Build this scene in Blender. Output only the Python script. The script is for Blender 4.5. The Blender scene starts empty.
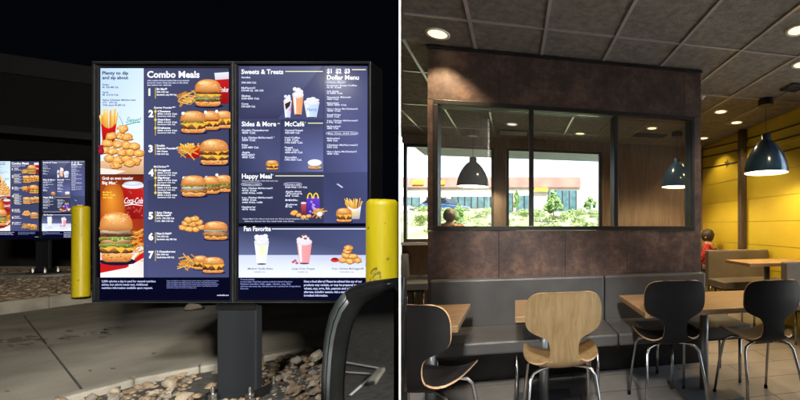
import bpy, bmesh, math, random
from mathutils import Vector, Matrix, noise
random.seed(7)
SC = bpy.context.scene
COL = SC.collection
PI = math.pi
YAW = math.atan2(85, 384)
S_, C_ = math.sin(YAW), math.cos(YAW)
H = 1.2            # camera height over the restaurant floor
F = 384.0          # focal length in photograph pixels
CEIL = 2.57

def W(x, z, h=0.0):
    """camera-aligned ground coordinates (x right, z forward) to world."""
    return Vector((S_*z + C_*x, C_*z - S_*x, h))
def px(u, v, z):
    """world point seen at photo pixel (u, v) at depth z"""
    return W((u-600)/F*z, z, H + (226-v)/F*z)
def on_h(u, v, h):
    z = (H-h)*F/(v-226.0)
    return W((u-600)/F*z, z, h)

def lin(c):
    def f(x):
        x /= 255.0
        return x/12.92 if x <= .04045 else ((x+.055)/1.055)**2.4
    return (f(c[0]), f(c[1]), f(c[2]), 1.0)

# ---------------------------------------------------------------- materials
def mat_new(name):
    m = bpy.data.materials.new(name); m.use_nodes = True
    nt = m.node_tree
    b = next(n for n in nt.nodes if n.type == 'BSDF_PRINCIPLED')
    return m, nt, b
def sset(b, names, v):
    for n in names:
        if n in b.inputs:
            b.inputs[n].default_value = v; return
def noisy(name, c1, c2, scale=5.0, rough=.6, metal=0.0, detail=8, bump=0.0, bscale=None, lo=.35, hi=.65, coat=0, stretch=None, spec=None, rvar=0.0):
    m, nt, b = mat_new(name)
    L = nt.links
    tc = nt.nodes.new('ShaderNodeTexCoord'); mp = nt.nodes.new('ShaderNodeMapping')
    if stretch: mp.inputs['Scale'].default_value = stretch
    L.new(tc.outputs['Object'], mp.inputs['Vector'])
    n = nt.nodes.new('ShaderNodeTexNoise'); n.inputs['Scale'].default_value = scale; n.inputs['Detail'].default_value = detail
    L.new(mp.outputs[0], n.inputs['Vector'])
    r = nt.nodes.new('ShaderNodeValToRGB')
    r.color_ramp.elements[0].position = lo; r.color_ramp.elements[1].position = hi
    r.color_ramp.elements[0].color = (*c1, 1); r.color_ramp.elements[1].color = (*c2, 1)
    L.new(n.outputs['Fac'], r.inputs['Fac']); L.new(r.outputs['Color'], b.inputs['Base Color'])
    b.inputs['Roughness'].default_value = rough; b.inputs['Metallic'].default_value = metal
    if spec is not None: sset(b, ['Specular IOR Level', 'Specular'], spec)
    if coat: sset(b, ['Coat Weight', 'Clearcoat'], coat)
    if rvar:
        mr = nt.nodes.new('ShaderNodeMapRange'); mr.inputs['To Min'].default_value = rough-rvar; mr.inputs['To Max'].default_value = rough+rvar
        n3 = nt.nodes.new('ShaderNodeTexNoise'); n3.inputs['Scale'].default_value = scale*1.7; n3.inputs['Detail'].default_value = 5
        L.new(mp.outputs[0], n3.inputs['Vector']); L.new(n3.outputs['Fac'], mr.inputs['Value']); L.new(mr.outputs[0], b.inputs['Roughness'])
    if bump:
        n2 = nt.nodes.new('ShaderNodeTexNoise'); n2.inputs['Scale'].default_value = bscale or scale*6; n2.inputs['Detail'].default_value = 6
        L.new(mp.outputs[0], n2.inputs['Vector'])
        bp = nt.nodes.new('ShaderNodeBump'); bp.inputs['Strength'].default_value = bump; bp.inputs['Distance'].default_value = .01
        L.new(n2.outputs['Fac'], bp.inputs['Height']); L.new(bp.outputs[0], b.inputs['Normal'])
    return m
def emis(name, c, s):
    m = bpy.data.materials.new(name); m.use_nodes = True; nt = m.node_tree; nt.nodes.clear()
    e = nt.nodes.new('ShaderNodeEmission'); o = nt.nodes.new('ShaderNodeOutputMaterial')
    e.inputs['Color'].default_value = (*c, 1) if len(c) == 3 else c; e.inputs['Strength'].default_value = s
    nt.links.new(e.outputs[0], o.inputs[0]); return m
def screen_mat():
    m = bpy.data.materials.new('lit_display'); m.use_nodes = True; nt = m.node_tree; nt.nodes.clear()
    e = nt.nodes.new('ShaderNodeEmission'); o = nt.nodes.new('ShaderNodeOutputMaterial')
    a = nt.nodes.new('ShaderNodeVertexColor'); a.layer_name = 'Col'
    g = nt.nodes.new('ShaderNodeBsdfGlossy'); g.inputs['Roughness'].default_value = .12; g.inputs['Color'].default_value = (.02, .02, .02, 1)
    ad = nt.nodes.new('ShaderNodeAddShader')
    nt.links.new(a.outputs[0], e.inputs['Color']); e.inputs['Strength'].default_value = 1.18/EXPF
    nt.links.new(e.outputs[0], ad.inputs[0]); nt.links.new(g.outputs[0], ad.inputs[1])
    nt.links.new(ad.outputs[0], o.inputs[0]); return m
def glass_mat(name, tint=(.93, .95, .95), refl=.06, haze=0.0):
    m = bpy.data.materials.new(name); m.use_nodes = True; nt = m.node_tree; nt.nodes.clear()
    o = nt.nodes.new('ShaderNodeOutputMaterial')
    t = nt.nodes.new('ShaderNodeBsdfTransparent'); t.inputs[0].default_value = (*tint, 1)
    g = nt.nodes.new('ShaderNodeBsdfGlossy'); g.inputs['Roughness'].default_value = .02
    fr = nt.nodes.new('ShaderNodeFresnel'); fr.inputs[0].default_value = 1.5
    mx = nt.nodes.new('ShaderNodeMixShader')
    ad = nt.nodes.new('ShaderNodeMath'); ad.operation = 'ADD'; ad.use_clamp = True; ad.inputs[1].default_value = refl-.04
    nt.links.new(fr.outputs[0], ad.inputs[0]); nt.links.new(ad.outputs[0], mx.inputs[0])
    nt.links.new(t.outputs[0], mx.inputs[1]); nt.links.new(g.outputs[0], mx.inputs[2])
    if haze:
        d = nt.nodes.new('ShaderNodeBsdfDiffuse'); d.inputs[0].default_value = (.5, .48, .45, 1)
        m2 = nt.nodes.new('ShaderNodeMixShader'); m2.inputs[0].default_value = haze
        nt.links.new(mx.outputs[0], m2.inputs[1]); nt.links.new(d.outputs[0], m2.inputs[2])
        nt.links.new(m2.outputs[0], o.inputs[0])
    else:
        nt.links.new(mx.outputs[0], o.inputs[0])
    return m

M = {}
EXPO = 2.45; EXPF = 2**EXPO
M['concrete'] = noisy('concrete', (.165, .155, .132), (.275, .26, .225), 2.2, .85, bump=.25, bscale=90, rvar=.08)
M['kerb'] = noisy('kerb_concrete', (.18, .175, .155), (.30, .285, .25), 6, .85, bump=.3, bscale=120)
M['asphalt'] = noisy('asphalt', (.035, .035, .035), (.07, .068, .065), 30, .9, bump=.5, bscale=200)
M['soil'] = noisy('dark_soil', (.035, .02, .018), (.09, .05, .04), 25, .95, bump=.8, bscale=90)
ROCKM = [noisy('river_rock_tan', (.15, .105, .065), (.34, .26, .18), 14, .75, bump=.4, bscale=60),
         noisy('river_rock_grey', (.12, .108, .094), (.30, .27, .235), 16, .75, bump=.4, bscale=60),
         noisy('river_rock_pink', (.17, .125, .085), (.30, .235, .17), 14, .75, bump=.4, bscale=60),
         noisy('river_rock_pale', (.22, .185, .14), (.42, .37, .29), 12, .75, bump=.4, bscale=60),
         noisy('river_rock_brown', (.10, .07, .045), (.24, .17, .11), 12, .75, bump=.4, bscale=60)]
M['black_metal'] = noisy('black_powdercoat', (.004, .0045, .006), (.008, .0085, .01), 12, .45, bump=.05, bscale=300)
M['post_metal'] = noisy('dark_grey_powdercoat', (.009, .011, .014), (.017, .02, .025), 5, .5, spec=.25, stretch=(1, 1, .25), rvar=.1)
M['steel'] = noisy('zinc_steel', (.35, .35, .34), (.6, .6, .58), 30, .35, metal=1)
M['yellow'] = noisy('yellow_sleeve', (.56, .45, .006), (.70, .585, .012), 3, .42, stretch=(4, 4, .6), bump=.12, bscale=14, rvar=.1)
M['yellow_scuff'] = noisy('yellow_scuff', (.12, .10, .03), (.35, .29, .05), 40, .7)
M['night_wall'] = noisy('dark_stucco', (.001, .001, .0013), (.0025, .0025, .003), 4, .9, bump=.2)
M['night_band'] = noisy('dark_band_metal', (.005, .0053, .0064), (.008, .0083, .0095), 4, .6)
M['car_paint'] = noisy('car_paint_dark', (.012, .013, .018), (.016, .018, .024), 3, .2, coat=1)
M['car_white'] = noisy('car_paint_white', (.7, .7, .7), (.78, .78, .78), 3, .25, coat=1)
M['car_blue'] = noisy('car_paint_blue', (.02, .06, .16), (.03, .08, .2), 3, .25, coat=1)
M['tyre'] = noisy('tyre_rubber', (.012, .012, .012), (.025, .025, .025), 20, .85)
M['rim'] = noisy('alloy_rim', (.4, .4, .4), (.55, .55, .55), 10, .3, metal=1)
M['car_glass'] = noisy('car_window', (.01, .012, .014), (.015, .017, .02), 2, .05)
M['lamp_clear'] = noisy('headlight_clear', (.5, .5, .5), (.7, .7, .7), 30, .1)
M['plastic'] = noisy('black_plastic', (.005, .0055, .006), (.008, .009, .01), 8, .25, spec=.06, bump=.03, bscale=400)
M['mirror_edge'] = noisy('satin_grey_trim', (.03, .037, .042), (.06, .07, .078), 8, .45, metal=.2)
M['mirror'] = noisy('mirror_glass', (.30, .31, .33), (.34, .35, .37), 2, .03, metal=1)
M['white_paint'] = noisy('white_paint', (.86, .86, .86), (.9, .9, .9), 4, .5)
M['plaster'] = noisy('warm_dark_plaster', (.10, .08, .065), (.15, .12, .10), 4, .8)
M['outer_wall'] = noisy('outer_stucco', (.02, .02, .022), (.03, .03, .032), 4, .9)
# interior
def rust_mat():
    m, nt, b = mat_new('rust_laminate'); L = nt.links
    tc = nt.nodes.new('ShaderNodeTexCoord')
    n1 = nt.nodes.new('ShaderNodeTexNoise'); n1.inputs['Scale'].default_value = 3.2; n1.inputs['Detail'].default_value = 12; n1.inputs['Roughness'].default_value = .72
    n2 = nt.nodes.new('ShaderNodeTexNoise'); n2.inputs['Scale'].default_value = 17; n2.inputs['Detail'].default_value = 10; n2.inputs['Roughness'].default_value = .8
    mx = nt.nodes.new('ShaderNodeMath'); mx.operation = 'MULTIPLY_ADD'; mx.inputs[1].default_value = .45
    sc = nt.nodes.new('ShaderNodeMath'); sc.operation = 'MULTIPLY'; sc.inputs[1].default_value = .6
    L.new(tc.outputs['Object'], n1.inputs['Vector']); L.new(tc.outputs['Object'], n2.inputs['Vector'])
    L.new(n1.outputs['Fac'], sc.inputs[0]); L.new(n2.outputs['Fac'], mx.inputs[0]); L.new(sc.outputs[0], mx.inputs[2])
    r = nt.nodes.new('ShaderNodeValToRGB'); cr = r.color_ramp
    cr.elements[0].position = .40; cr.elements[0].color = (.058, .044, .044, 1)
    cr.elements[1].position = .66; cr.elements[1].color = (.30, .20, .155, 1)
    e = cr.elements.new(.51); e.color = (.11, .078, .073, 1)
    e = cr.elements.new(.57); e.color = (.175, .112, .093, 1)
    L.new(mx.outputs[0], r.inputs['Fac']); L.new(r.outputs[0], b.inputs['Base Color'])
    b.inputs['Roughness'].default_value = .42; b.inputs['Metallic'].default_value = .25
    return m
M['rust'] = rust_mat()
M['brown_wood'] = noisy('brown_wood_panel', (.21, .14, .10), (.33, .23, .165), 5, .5, stretch=(6, 6, .5), lo=.3, hi=.7)
M['pier'] = noisy('brown_pier', (.22, .17, .145), (.3, .24, .205), 5, .5, stretch=(6, 6, .5))
M['dark_frame'] = noisy('black_steel_frame', (.016, .015, .016), (.026, .024, .026), 15, .45)
M['grey_frame'] = noisy('grey_aluminium', (.09, .10, .115), (.13, .14, .155), 8, .4, metal=.4)
M['vinyl'] = noisy('grey_vinyl', (.088, .087, .09), (.112, .11, .112), 6, .42, bump=.15, bscale=130, rvar=.06)
M['vinyl_tan'] = noisy('taupe_vinyl', (.16, .135, .105), (.20, .17, .13), 6, .45, bump=.1, bscale=130)
M['vinyl_pale'] = noisy('pale_grey_vinyl', (.26, .28, .30), (.32, .34, .36), 6, .4)
M['black_lam'] = noisy('black_laminate', (.008, .008, .010), (.012, .012, .014), 3, .48, spec=.3, rvar=.1)
M['grey_lam'] = noisy('satin_black_laminate', (.022, .024, .03), (.032, .035, .042), 3, .3)
def wood_mat(name, a, bcol, stretch, rough=.4):
    m, nt, b = mat_new(name); L = nt.links
    tc = nt.nodes.new('ShaderNodeTexCoord'); mp = nt.nodes.new('ShaderNodeMapping'); mp.inputs['Scale'].default_value = stretch
    n0 = nt.nodes.new('ShaderNodeTexNoise'); n0.inputs['Scale'].default_value = 1.2; n0.inputs['Detail'].default_value = 3
    n1 = nt.nodes.new('ShaderNodeTexNoise'); n1.inputs['Scale'].default_value = 9; n1.inputs['Detail'].default_value = 10; n1.inputs['Roughness'].default_value = .65
    n1.inputs['Distortion'].default_value = .7
    L.new(tc.outputs['Object'], mp.inputs[0]); L.new(mp.outputs[0], n1.inputs['Vector']); L.new(tc.outputs['Object'], n0.inputs['Vector'])
    r = nt.nodes.new('ShaderNodeValToRGB'); r.color_ramp.elements[0].position = .36; r.color_ramp.elements[1].position = .64
    r.color_ramp.elements[0].color = (*a, 1); r.color_ramp.elements[1].color = (*bcol, 1)
    L.new(n1.outputs['Fac'], r.inputs[0]); L.new(r.outputs[0], b.inputs['Base Color'])
    b.inputs['Roughness'].default_value = rough; return m
M['chair_wood'] = wood_mat('oak_veneer', (.27, .18, .085), (.40, .28, .145), (5, 5, .5), .4)
M['seat_reflection'] = wood_mat('tan_veneer', (.19, .15, .09), (.28, .22, .13), (7, .7, 7), .38)  # warm light reflected on a black seat, put in as colour
M['ply_edge'] = noisy('plywood_edge', (.40, .24, .13), (.58, .38, .22), 60, .5)
M['table_wood'] = wood_mat('table_oak', (.30, .175, .085), (.50, .33, .18), (.7, 8, 8), .35)
M['chrome'] = noisy('satin_chrome', (.42, .41, .40), (.55, .54, .53), 10, .22, metal=1)
M['leg_grey'] = noisy('painted_steel_leg', (.30, .32, .34), (.38, .40, .42), 10, .35, metal=.7)
M['tbar'] = noisy('ceiling_tbar', (.34, .34, .35), (.4, .4, .41), 8, .22, spec=1.0)
M['pend_blue'] = noisy('navy_enamel', (.018, .06, .13), (.024, .075, .16), 3, .2, coat=1)
M['pend_in'] = noisy('white_enamel', (.75, .68, .55), (.8, .74, .6), 3, .5)
M['pole_wood'] = noisy('dark_wood_post', (.05, .035, .028), (.12, .085, .065), 7, .6, stretch=(8, 8, .5))
M['mural_line'] = noisy('mural_dark_paint', (.05, .035, .01), (.08, .06, .015), 8, .6)
def yellow_wall():
    m, nt, b = mat_new('yellow_painted_boards'); L = nt.links
    tc = nt.nodes.new('ShaderNodeTexCoord')
    n = nt.nodes.new('ShaderNodeTexNoise'); n.inputs['Scale'].default_value = 1.5; n.inputs['Detail'].default_value = 6
    r = nt.nodes.new('ShaderNodeValToRGB'); r.color_ramp.elements[0].color = (.66, .50, .03, 1); r.color_ramp.elements[1].color = (.76, .62, .06, 1)
    r.color_ramp.elements[0].position = .3; r.color_ramp.elements[1].position = .7
    w = nt.nodes.new('ShaderNodeTexWave'); w.wave_type = 'BANDS'; w.bands_direction = 'Z'; w.inputs['Scale'].default_value = 1.0; w.wave_profile = 'SAW'
    rr = nt.nodes.new('ShaderNodeValToRGB'); rr.color_ramp.elements[0].position = 0; rr.color_ramp.elements[0].color = (0, 0, 0, 1); rr.color_ramp.elements[1].position = .03
    bp = nt.nodes.new('ShaderNodeBump'); bp.inputs['Strength'].default_value = .6; bp.inputs['Distance'].default_value = .01
    L.new(tc.outputs['Object'], n.inputs['Vector']); L.new(tc.outputs['Object'], w.inputs['Vector']); L.new(n.outputs['Fac'], r.inputs[0]); L.new(r.outputs[0], b.inputs['Base Color'])
    L.new(w.outputs['Fac'], rr.inputs[0]); L.new(rr.outputs[0], bp.inputs['Height']); L.new(bp.outputs[0], b.inputs['Normal'])
    b.inputs['Roughness'].default_value = .45; return m
M['yellow_wall'] = yellow_wall()
def tiles_mat():
    m, nt, b = mat_new('plank_floor_tile'); L = nt.links
    tc = nt.nodes.new('ShaderNodeTexCoord')
    br = nt.nodes.new('ShaderNodeTexBrick'); br.inputs['Scale'].default_value = 1.0
    br.inputs['Brick Width'].default_value = .9; br.inputs['Row Height'].default_value = .3; br.inputs['Mortar Size'].default_value = .004
    br.inputs['Color1'].default_value = (.36, .335, .305, 1); br.inputs['Color2'].default_value = (.44, .405, .37, 1); br.inputs['Mortar'].default_value = (.07, .06, .05, 1)
    n = nt.nodes.new('ShaderNodeTexNoise'); n.inputs['Scale'].default_value = 4; n.inputs['Detail'].default_value = 10
    mx = nt.nodes.new('ShaderNodeMixRGB'); mx.blend_type = 'MULTIPLY'; mx.inputs[0].default_value = .55
    rr = nt.nodes.new('ShaderNodeValToRGB'); rr.color_ramp.elements[0].position = .3; rr.color_ramp.elements[0].color = (.55, .53, .5, 1); rr.color_ramp.elements[1].position = .7
    L.new(tc.outputs['Object'], br.inputs['Vector']); L.new(tc.outputs['Object'], n.inputs['Vector']); L.new(n.outputs['Fac'], rr.inputs[0])
    L.new(br.outputs['Color'], mx.inputs[1]); L.new(rr.outputs[0], mx.inputs[2]); L.new(mx.outputs[0], b.inputs['Base Color'])
    b.inputs['Roughness'].default_value = .34
    bp = nt.nodes.new('ShaderNodeBump'); bp.inputs['Strength'].default_value = .3; bp.inputs['Distance'].default_value = .004; bp.invert = True
    L.new(br.outputs['Fac'], bp.inputs['Height']); L.new(bp.outputs[0], b.inputs['Normal'])
    return m
M['floor'] = tiles_mat()
M['ceil'] = noisy('mineral_ceiling_tile', (.14, .128, .115), (.225, .207, .187), 20, .9, detail=12, bump=.5, bscale=80)
M['vent'] = noisy('pale_grille', (.3, .3, .3), (.36, .36, .36), 5, .5)
M['vent_dark'] = noisy('dark_grille', (.02, .02, .02), (.03, .03, .03), 5, .6)
M['bulb'] = emis('lit_bulb', (1, .78, .45), 4)
M['down'] = emis('lit_downlight', (1, .74, .38), .42)
# day outside
M['earth'] = noisy('pale_earth', (.17, .21, .08), (.34, .33, .19), .9, .95, bump=.3)
M['pavement'] = noisy('pale_pavement', (.36, .36, .365), (.48, .48, .48), 2, .9)
M['canopy'] = noisy('canopy_soffit', (.13, .16, .19), (.17, .20, .23), 3, .6)
M['cream'] = noisy('cream_stucco', (.55, .48, .40), (.64, .57, .48), 2, .8)
M['redband'] = noisy('terracotta_band', (.40, .13, .10), (.48, .18, .14), 1, .8)
M['storeglass'] = noisy('teal_store_glass', (.05, .10, .11), (.10, .17, .18), 2, .12)
M['signyellow'] = noisy('yellow_sign', (.8, .55, .02), (.85, .6, .03), 2, .5)
M['leaf'] = noisy('leaf_green', (.11, .20, .04), (.22, .33, .10), 4, .7)
M['leaf_pale'] = noisy('leaf_sage', (.17, .24, .08), (.30, .36, .15), 4, .7)
M['leaf_lav'] = noisy('lavender_bloom', (.18, .16, .26), (.26, .24, .34), 4, .7)
M['bark'] = noisy('bark', (.06, .045, .03), (.12, .09, .06), 8, .9)
M['skin'] = noisy('skin', (.42, .24, .16), (.5, .3, .2), 5, .55)
M['hair_grey'] = noisy('grey_brown_hair', (.09, .08, .075), (.24, .21, .20), 40, .7, stretch=(1, 1, .2))
M['hair_dark'] = noisy('dark_hair', (.02, .014, .01), (.05, .035, .025), 40, .6)
M['top_tan'] = noisy('peach_top', (.42, .27, .17), (.5, .33, .22), 6, .85)
M['strap'] = noisy('dark_strap', (.02, .02, .025), (.03, .03, .035), 6, .7)
M['jeans'] = noisy('denim', (.03, .045, .08), (.05, .07, .12), 30, .85)
def plaid():
    m, nt, b = mat_new('red_plaid_cloth'); L = nt.links
    tc = nt.nodes.new('ShaderNodeTexCoord'); c = nt.nodes.new('ShaderNodeTexChecker'); c.inputs['Scale'].default_value = 28
    c.inputs[1].default_value = (.50, .03, .03, 1); c.inputs[2].default_value = (.16, .012, .015, 1)
    L.new(tc.outputs['Object'], c.inputs[0]); L.new(c.outputs[0], b.inputs['Base Color']); b.inputs['Roughness'].default_value = .85; return m
M['plaid'] = plaid()
M['screen'] = screen_mat()
M['night_sky'] = emis('night_sky_black', (.25, .3, .5), .0009)

# ---------------------------------------------------------------- mesh helpers
class MB:
    def __init__(s): s.v = []; s.f = []; s.m = []; s.c = []
    def add(s, vs, fs, mi=0, cols=None):
        o = len(s.v); s.v += [tuple(p) for p in vs]
        for k, f in enumerate(fs):
            s.f.append(tuple(o+i for i in f)); s.m.append(mi)
            s.c.append(None if cols is None else [cols[i] for i in f])
    def box(s, x0, x1, y0, y1, z0, z1, mi=0):
        s.add([(x0,y0,z0),(x1,y0,z0),(x1,y1,z0),(x0,y1,z0),(x0,y0,z1),(x1,y0,z1),(x1,y1,z1),(x0,y1,z1)],
              [(3,2,1,0),(4,5,6,7),(0,1,5,4),(1,2,6,5),(2,3,7,6),(3,0,4,7)], mi)
    def prism(s, poly, z0, z1, mi=0):
        n = len(poly)
        a = sum(poly[i][0]*poly[(i+1)%n][1]-poly[(i+1)%n][0]*poly[i][1] for i in range(n))
        if a < 0: poly = poly[::-1]
        s.add([(p[0],p[1],z0) for p in poly]+[(p[0],p[1],z1) for p in poly],
              [tuple(range(n))[::-1], tuple(range(n, 2*n))]+[(i,(i+1)%n,n+(i+1)%n,n+i) for i in range(n)], mi)
    def lathe(s, prof, cx=0, cy=0, cz=0, n=24, mi=0, cap=True):
        vs = []; fs = []
        for r, z in prof:
            for k in range(n):
                a = 2*PI*k/n; vs.append((cx+r*math.cos(a), cy+r*math.sin(a), cz+z))
        for j in range(len(prof)-1):
            for k in range(n):
                fs.append((j*n+k, j*n+(k+1)%n, (j+1)*n+(k+1)%n, (j+1)*n+k))
        if cap:
            fs.append(tuple(range(n))[::-1]); fs.append(tuple(range((len(prof)-1)*n, len(prof)*n)))
        s.add(vs, fs, mi)
    def tube(s, pts, r, n=10, mi=0):
        pts = [Vector(p) for p in pts]; vs = []; fs = []
        up = Vector((.13, .21, 1)).normalized()
        for i, p in enumerate(pts):
            d = (pts[min(i+1, len(pts)-1)]-pts[max(i-1, 0)]).normalized()
            a = d.cross(up)
            if a.length < .05: a = d.cross(Vector((1, 0, 0)))
            a.normalize(); b = d.cross(a).normalized()
            rr = r[i] if isinstance(r, (list, tuple)) else r
            for k in range(n):
                t = 2*PI*k/n; vs.append(p+a*math.cos(t)*rr+b*math.sin(t)*rr)
        for j in range(len(pts)-1):
            for k in range(n):
                fs.append((j*n+k, j*n+(k+1)%n, (j+1)*n+(k+1)%n, (j+1)*n+k))
        fs.append(tuple(range(n))[::-1]); fs.append(tuple(range((len(pts)-1)*n, len(pts)*n)))
        s.add(vs, fs, mi)
    def build(s, name, mats, parent=None, smooth=False, bevel=0.0, loc=None, rotz=None):
        me = bpy.data.meshes.new(name)
        me.from_pydata(s.v, [], s.f); 
        for m in (mats if isinstance(mats, list) else [mats]): me.materials.append(m)
        for p, mi in zip(me.polygons, s.m): p.material_index = mi; p.use_smooth = smooth
        if any(c is not None for c in s.c):
            ca = me.color_attributes.new('Col', 'FLOAT_COLOR', 'CORNER')
            for p, c in zip(me.polygons, s.c):
                if c is None: continue
                for li, cc in zip(p.loop_indices, c): ca.data[li].color = cc
        me.update()
        if not any(c is not None for c in s.c):
            bm = bmesh.new(); bm.from_mesh(me); bmesh.ops.recalc_face_normals(bm, faces=bm.faces); bm.to_mesh(me); bm.free()
        o = bpy.data.objects.new(name, me); COL.objects.link(o)
        if parent: o.parent = parent
        if loc is not None: o.location = loc
        if rotz is not None: o.rotation_euler = (0, 0, rotz)
        if bevel:
            b = o.modifiers.new('bevel', 'BEVEL'); b.width = bevel; b.segments = 2; b.limit_method = 'ANGLE'; b.angle_limit = .7
        return o
def tag(o, label=None, cat=None, group=None, kind=None):
    if label: o['label'] = label
    if cat: o['category'] = cat
    if group: o['group'] = group
    if kind: o['kind'] = kind
    return o
def empty(name, loc, rz=0, **k):
    o = bpy.data.objects.new(name, None); COL.objects.link(o); o.location = loc; o.rotation_euler = (0, 0, rz); o.empty_display_size = .05
    return tag(o, **k)
def copy_tree(o, parent=None):
    c = o.copy(); COL.objects.link(c); c.parent = parent
    for ch in [x for x in bpy.data.objects if x.parent == o]: copy_tree(ch, c)
    return c
def bx(name, m, x0, x1, y0, y1, z0, z1, parent=None, bevel=0.0):
    b = MB(); b.box(x0, x1, y0, y1, z0, z1); return b.build(name, m, parent, bevel=bevel)
CAMROT = -YAW
def cprism(mb, pts, z0, z1, mi=0):
    mb.prism([tuple(W(x, z))[:2] for x, z in pts], z0, z1, mi)

# ================================================================ SHELL, DIVIDER, SKIES
GL = H-.9     # drive-through lane level
def ray(u, z): return ((u-600)/F*z, z)
d = MB()
L0, R0 = 398.95, 400.75
cprism(d, [ray(L0, 1.1), ray(R0, 1.1), ray(R0, 1.16), ray(L0, 1.16)], 0, CEIL-.003)
o = d.build('divider_end_post', M['white_paint'])
tag(o, 'thin white edge post running floor to ceiling between the night and day halves', 'post')
d = MB()
cprism(d, [ray(L0+.1, 1.165), ray(400, 1.165), ray(400, 60), ray(L0+.1, 60)], -.5, 7.5, 0)
o = d.build('wall_outer', M['outer_wall']); tag(o, kind='structure')  # added dividing wall, raised to keep daylight off the night half
d = MB()
cprism(d, [ray(400.02, 1.165), ray(R0-.1, 1.165), ray(R0-.1, 6.0), ray(400.02, 6.0)], 0, CEIL-.003, 0)
o = d.build('wall_inner', M['plaster']); tag(o, kind='structure')

# night sky enclosure, added round the drive-through half to block daylight
pl = [ray(L0-.2, 60), (-60, 60), (-60, -30), (4.2, -30), (4.2, -.9)]
corner = (1.35, -.62)
ring = [W(*p) for p in pl]
mb = MB()
n = len(ring)
for i in range(n-1):
    a, b = ring[i], ring[i+1]
    mb.add([(a.x, a.y, -1), (b.x, b.y, -1), (b.x, b.y, 7.4), (a.x, a.y, 7.4)], [(0, 1, 2, 3)])
top = ring+[W(*corner), W(*ray(400, 1.15))]
mb.add([(p.x, p.y, 7.4) for p in top], [tuple(range(len(top)))])
o = mb.build('night_sky', M['night_sky']); tag(o, kind='structure')
# wall behind the dining room and over its corner, added to block daylight
mb = MB()
a, b, c = W(*ray(400, 1.15)), W(*corner), W(4.2, -.9)
mb.add([(a.x, a.y, CEIL+.02), (b.x, b.y, CEIL+.02), (b.x, b.y, 7.5), (a.x, a.y, 7.5)], [(0, 1, 2, 3)])
mb.add([(b.x, b.y, -.5), (c.x, c.y, -.5), (c.x, c.y, 7.5), (b.x, b.y, 7.5)], [(0, 1, 2, 3)])
o = mb.build('wall_rear_blocker', M['outer_wall']); tag(o, kind='structure')

# ================================================================ NIGHT HALF
# ground
mb = MB(); cprism(mb, [ray(399, 1.1), ray(399, 59.5), (-59, 59.5), (-59, -29), (4.15, -29), (4.15, -.95), (1.35, -.7), (.6, .1)], GL-.3, GL-.012)
o = mb.build('asphalt_ground', M['asphalt']); tag(o, kind='structure')
def G(u, v, drop=.9):
    z = drop*F/(v-226.0); return ((u-600)/F*z, z)
kerbline = [(-5.2, .2), (-3.6, 1.25), G(60, 400), G(130, 381), G(200, 367.5), G(262, 357), G(320, 346), (-1.86, 3.35)]
farline = [(-20, 2.6), (-12, 2.9), (-8.2, 3.35), G(0, 315), G(50, 308), G(95, 302), (-6.05, 5.6), (-6.5, 9)]
lane = farline+[(-5.1, 9.7), ray(398.5, 9.0), ray(398.5, 3.4)]+kerbline[::-1]+[(-9, -2), (-20, -2)]
mb = MB(); cprism(mb, lane, GL-.10, GL)
o = mb.build('concrete_lane', M['concrete']); tag(o, kind='structure')
# stains and joint
def strip(a, b, w):
    a = Vector(a); b = Vector(b); dd = (b-a).normalized(); nn = Vector((-dd.y, dd.x))*w/2
    return [a+nn, b+nn, b-nn, a-nn]
mb = MB()
cprism(mb, [tuple(p) for p in strip(G(24, 316), G(82, 390), .009)], GL+.001, GL+.003)
cprism(mb, [tuple(p) for p in strip(G(82, 390), G(86, 399), .009)], GL+.001, GL+.003)
o = mb.build('lane_joint_marking', M['asphalt']); tag(o, kind='structure')
mb = MB()
M['stain'] = noisy('lane_stain', (.075, .066, .055), (.15, .135, .11), 22, .8, detail=12)
def blotch(u, v, ru, rv, k):
    pts = []
    for i in range(18):
        a = 2*PI*i/18; r = 1+.35*noise.noise(Vector((math.cos(a)*1.7+k, math.sin(a)*1.7, k)))*2
        pts.append(G(u+ru*math.cos(a)*r, v+rv*math.sin(a)*r))
    cprism(mb, pts, GL+.0005*(1+k % 4), GL+.0012+.0009*(1+k % 4))
rs = random.Random(3)
for k in range(46):
    t = rs.random(); u = -8+130*t**1.1; v = 344-t*14+rs.gauss(0, 2.6)
    blotch(u, v, rs.uniform(1, 7), rs.uniform(.3, 1.1), k)
for k, (u, v) in enumerate([(90, 371), (113, 369), (7, 391.5), (154, 353.5), (310, 332), (20, 330)]): blotch(u, v, 2.2, .7, 50+k)
o = mb.build('lane_stain', M['stain']); tag(o, kind='structure')
# kerbs
def kerb(name, line, w, z0, z1, side=1):
    mb = MB()
    pts = [Vector(p) for p in line]; off = []
    for i, p in enumerate(pts):
        dd = (pts[min(i+1, len(pts)-1)]-pts[max(i-1, 0)]).normalized()
        off.append(p+Vector((-dd.y, dd.x))*w*side)
    for i in range(len(pts)-1):
        g = .0015
        cprism(mb, [tuple(pts[i].lerp(pts[i+1], g)), tuple(pts[i].lerp(pts[i+1], 1-g)), tuple(off[i].lerp(off[i+1], 1-g)), tuple(off[i].lerp(off[i+1], g))], z0, z1)
    o = mb.build(name, M['kerb'], bevel=.012); return tag(o, kind='structure')
kerb('kerb', kerbline, .09, GL-.1, GL+.03, -1)
kerb('kerb', farline, .16, GL-.1, GL+.13, 1)
# far island
FI = GL+.10
mb = MB(); cprism(mb, [(p[0]-.08, p[1]+.14) for p in farline]+[(-8.0, 7.0), (-14, 7.0), (-20, 6.6)], GL-.1, FI)
o = mb.build('island_ground', M['soil']); tag(o, kind='structure')
mb = MB()
kerb('kerb', [(-20, 6.7), (-14, 7.1), (-8.0, 7.1), (-7.4, 8.6)], .16, GL-.1, GL+.15, 1)
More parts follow.
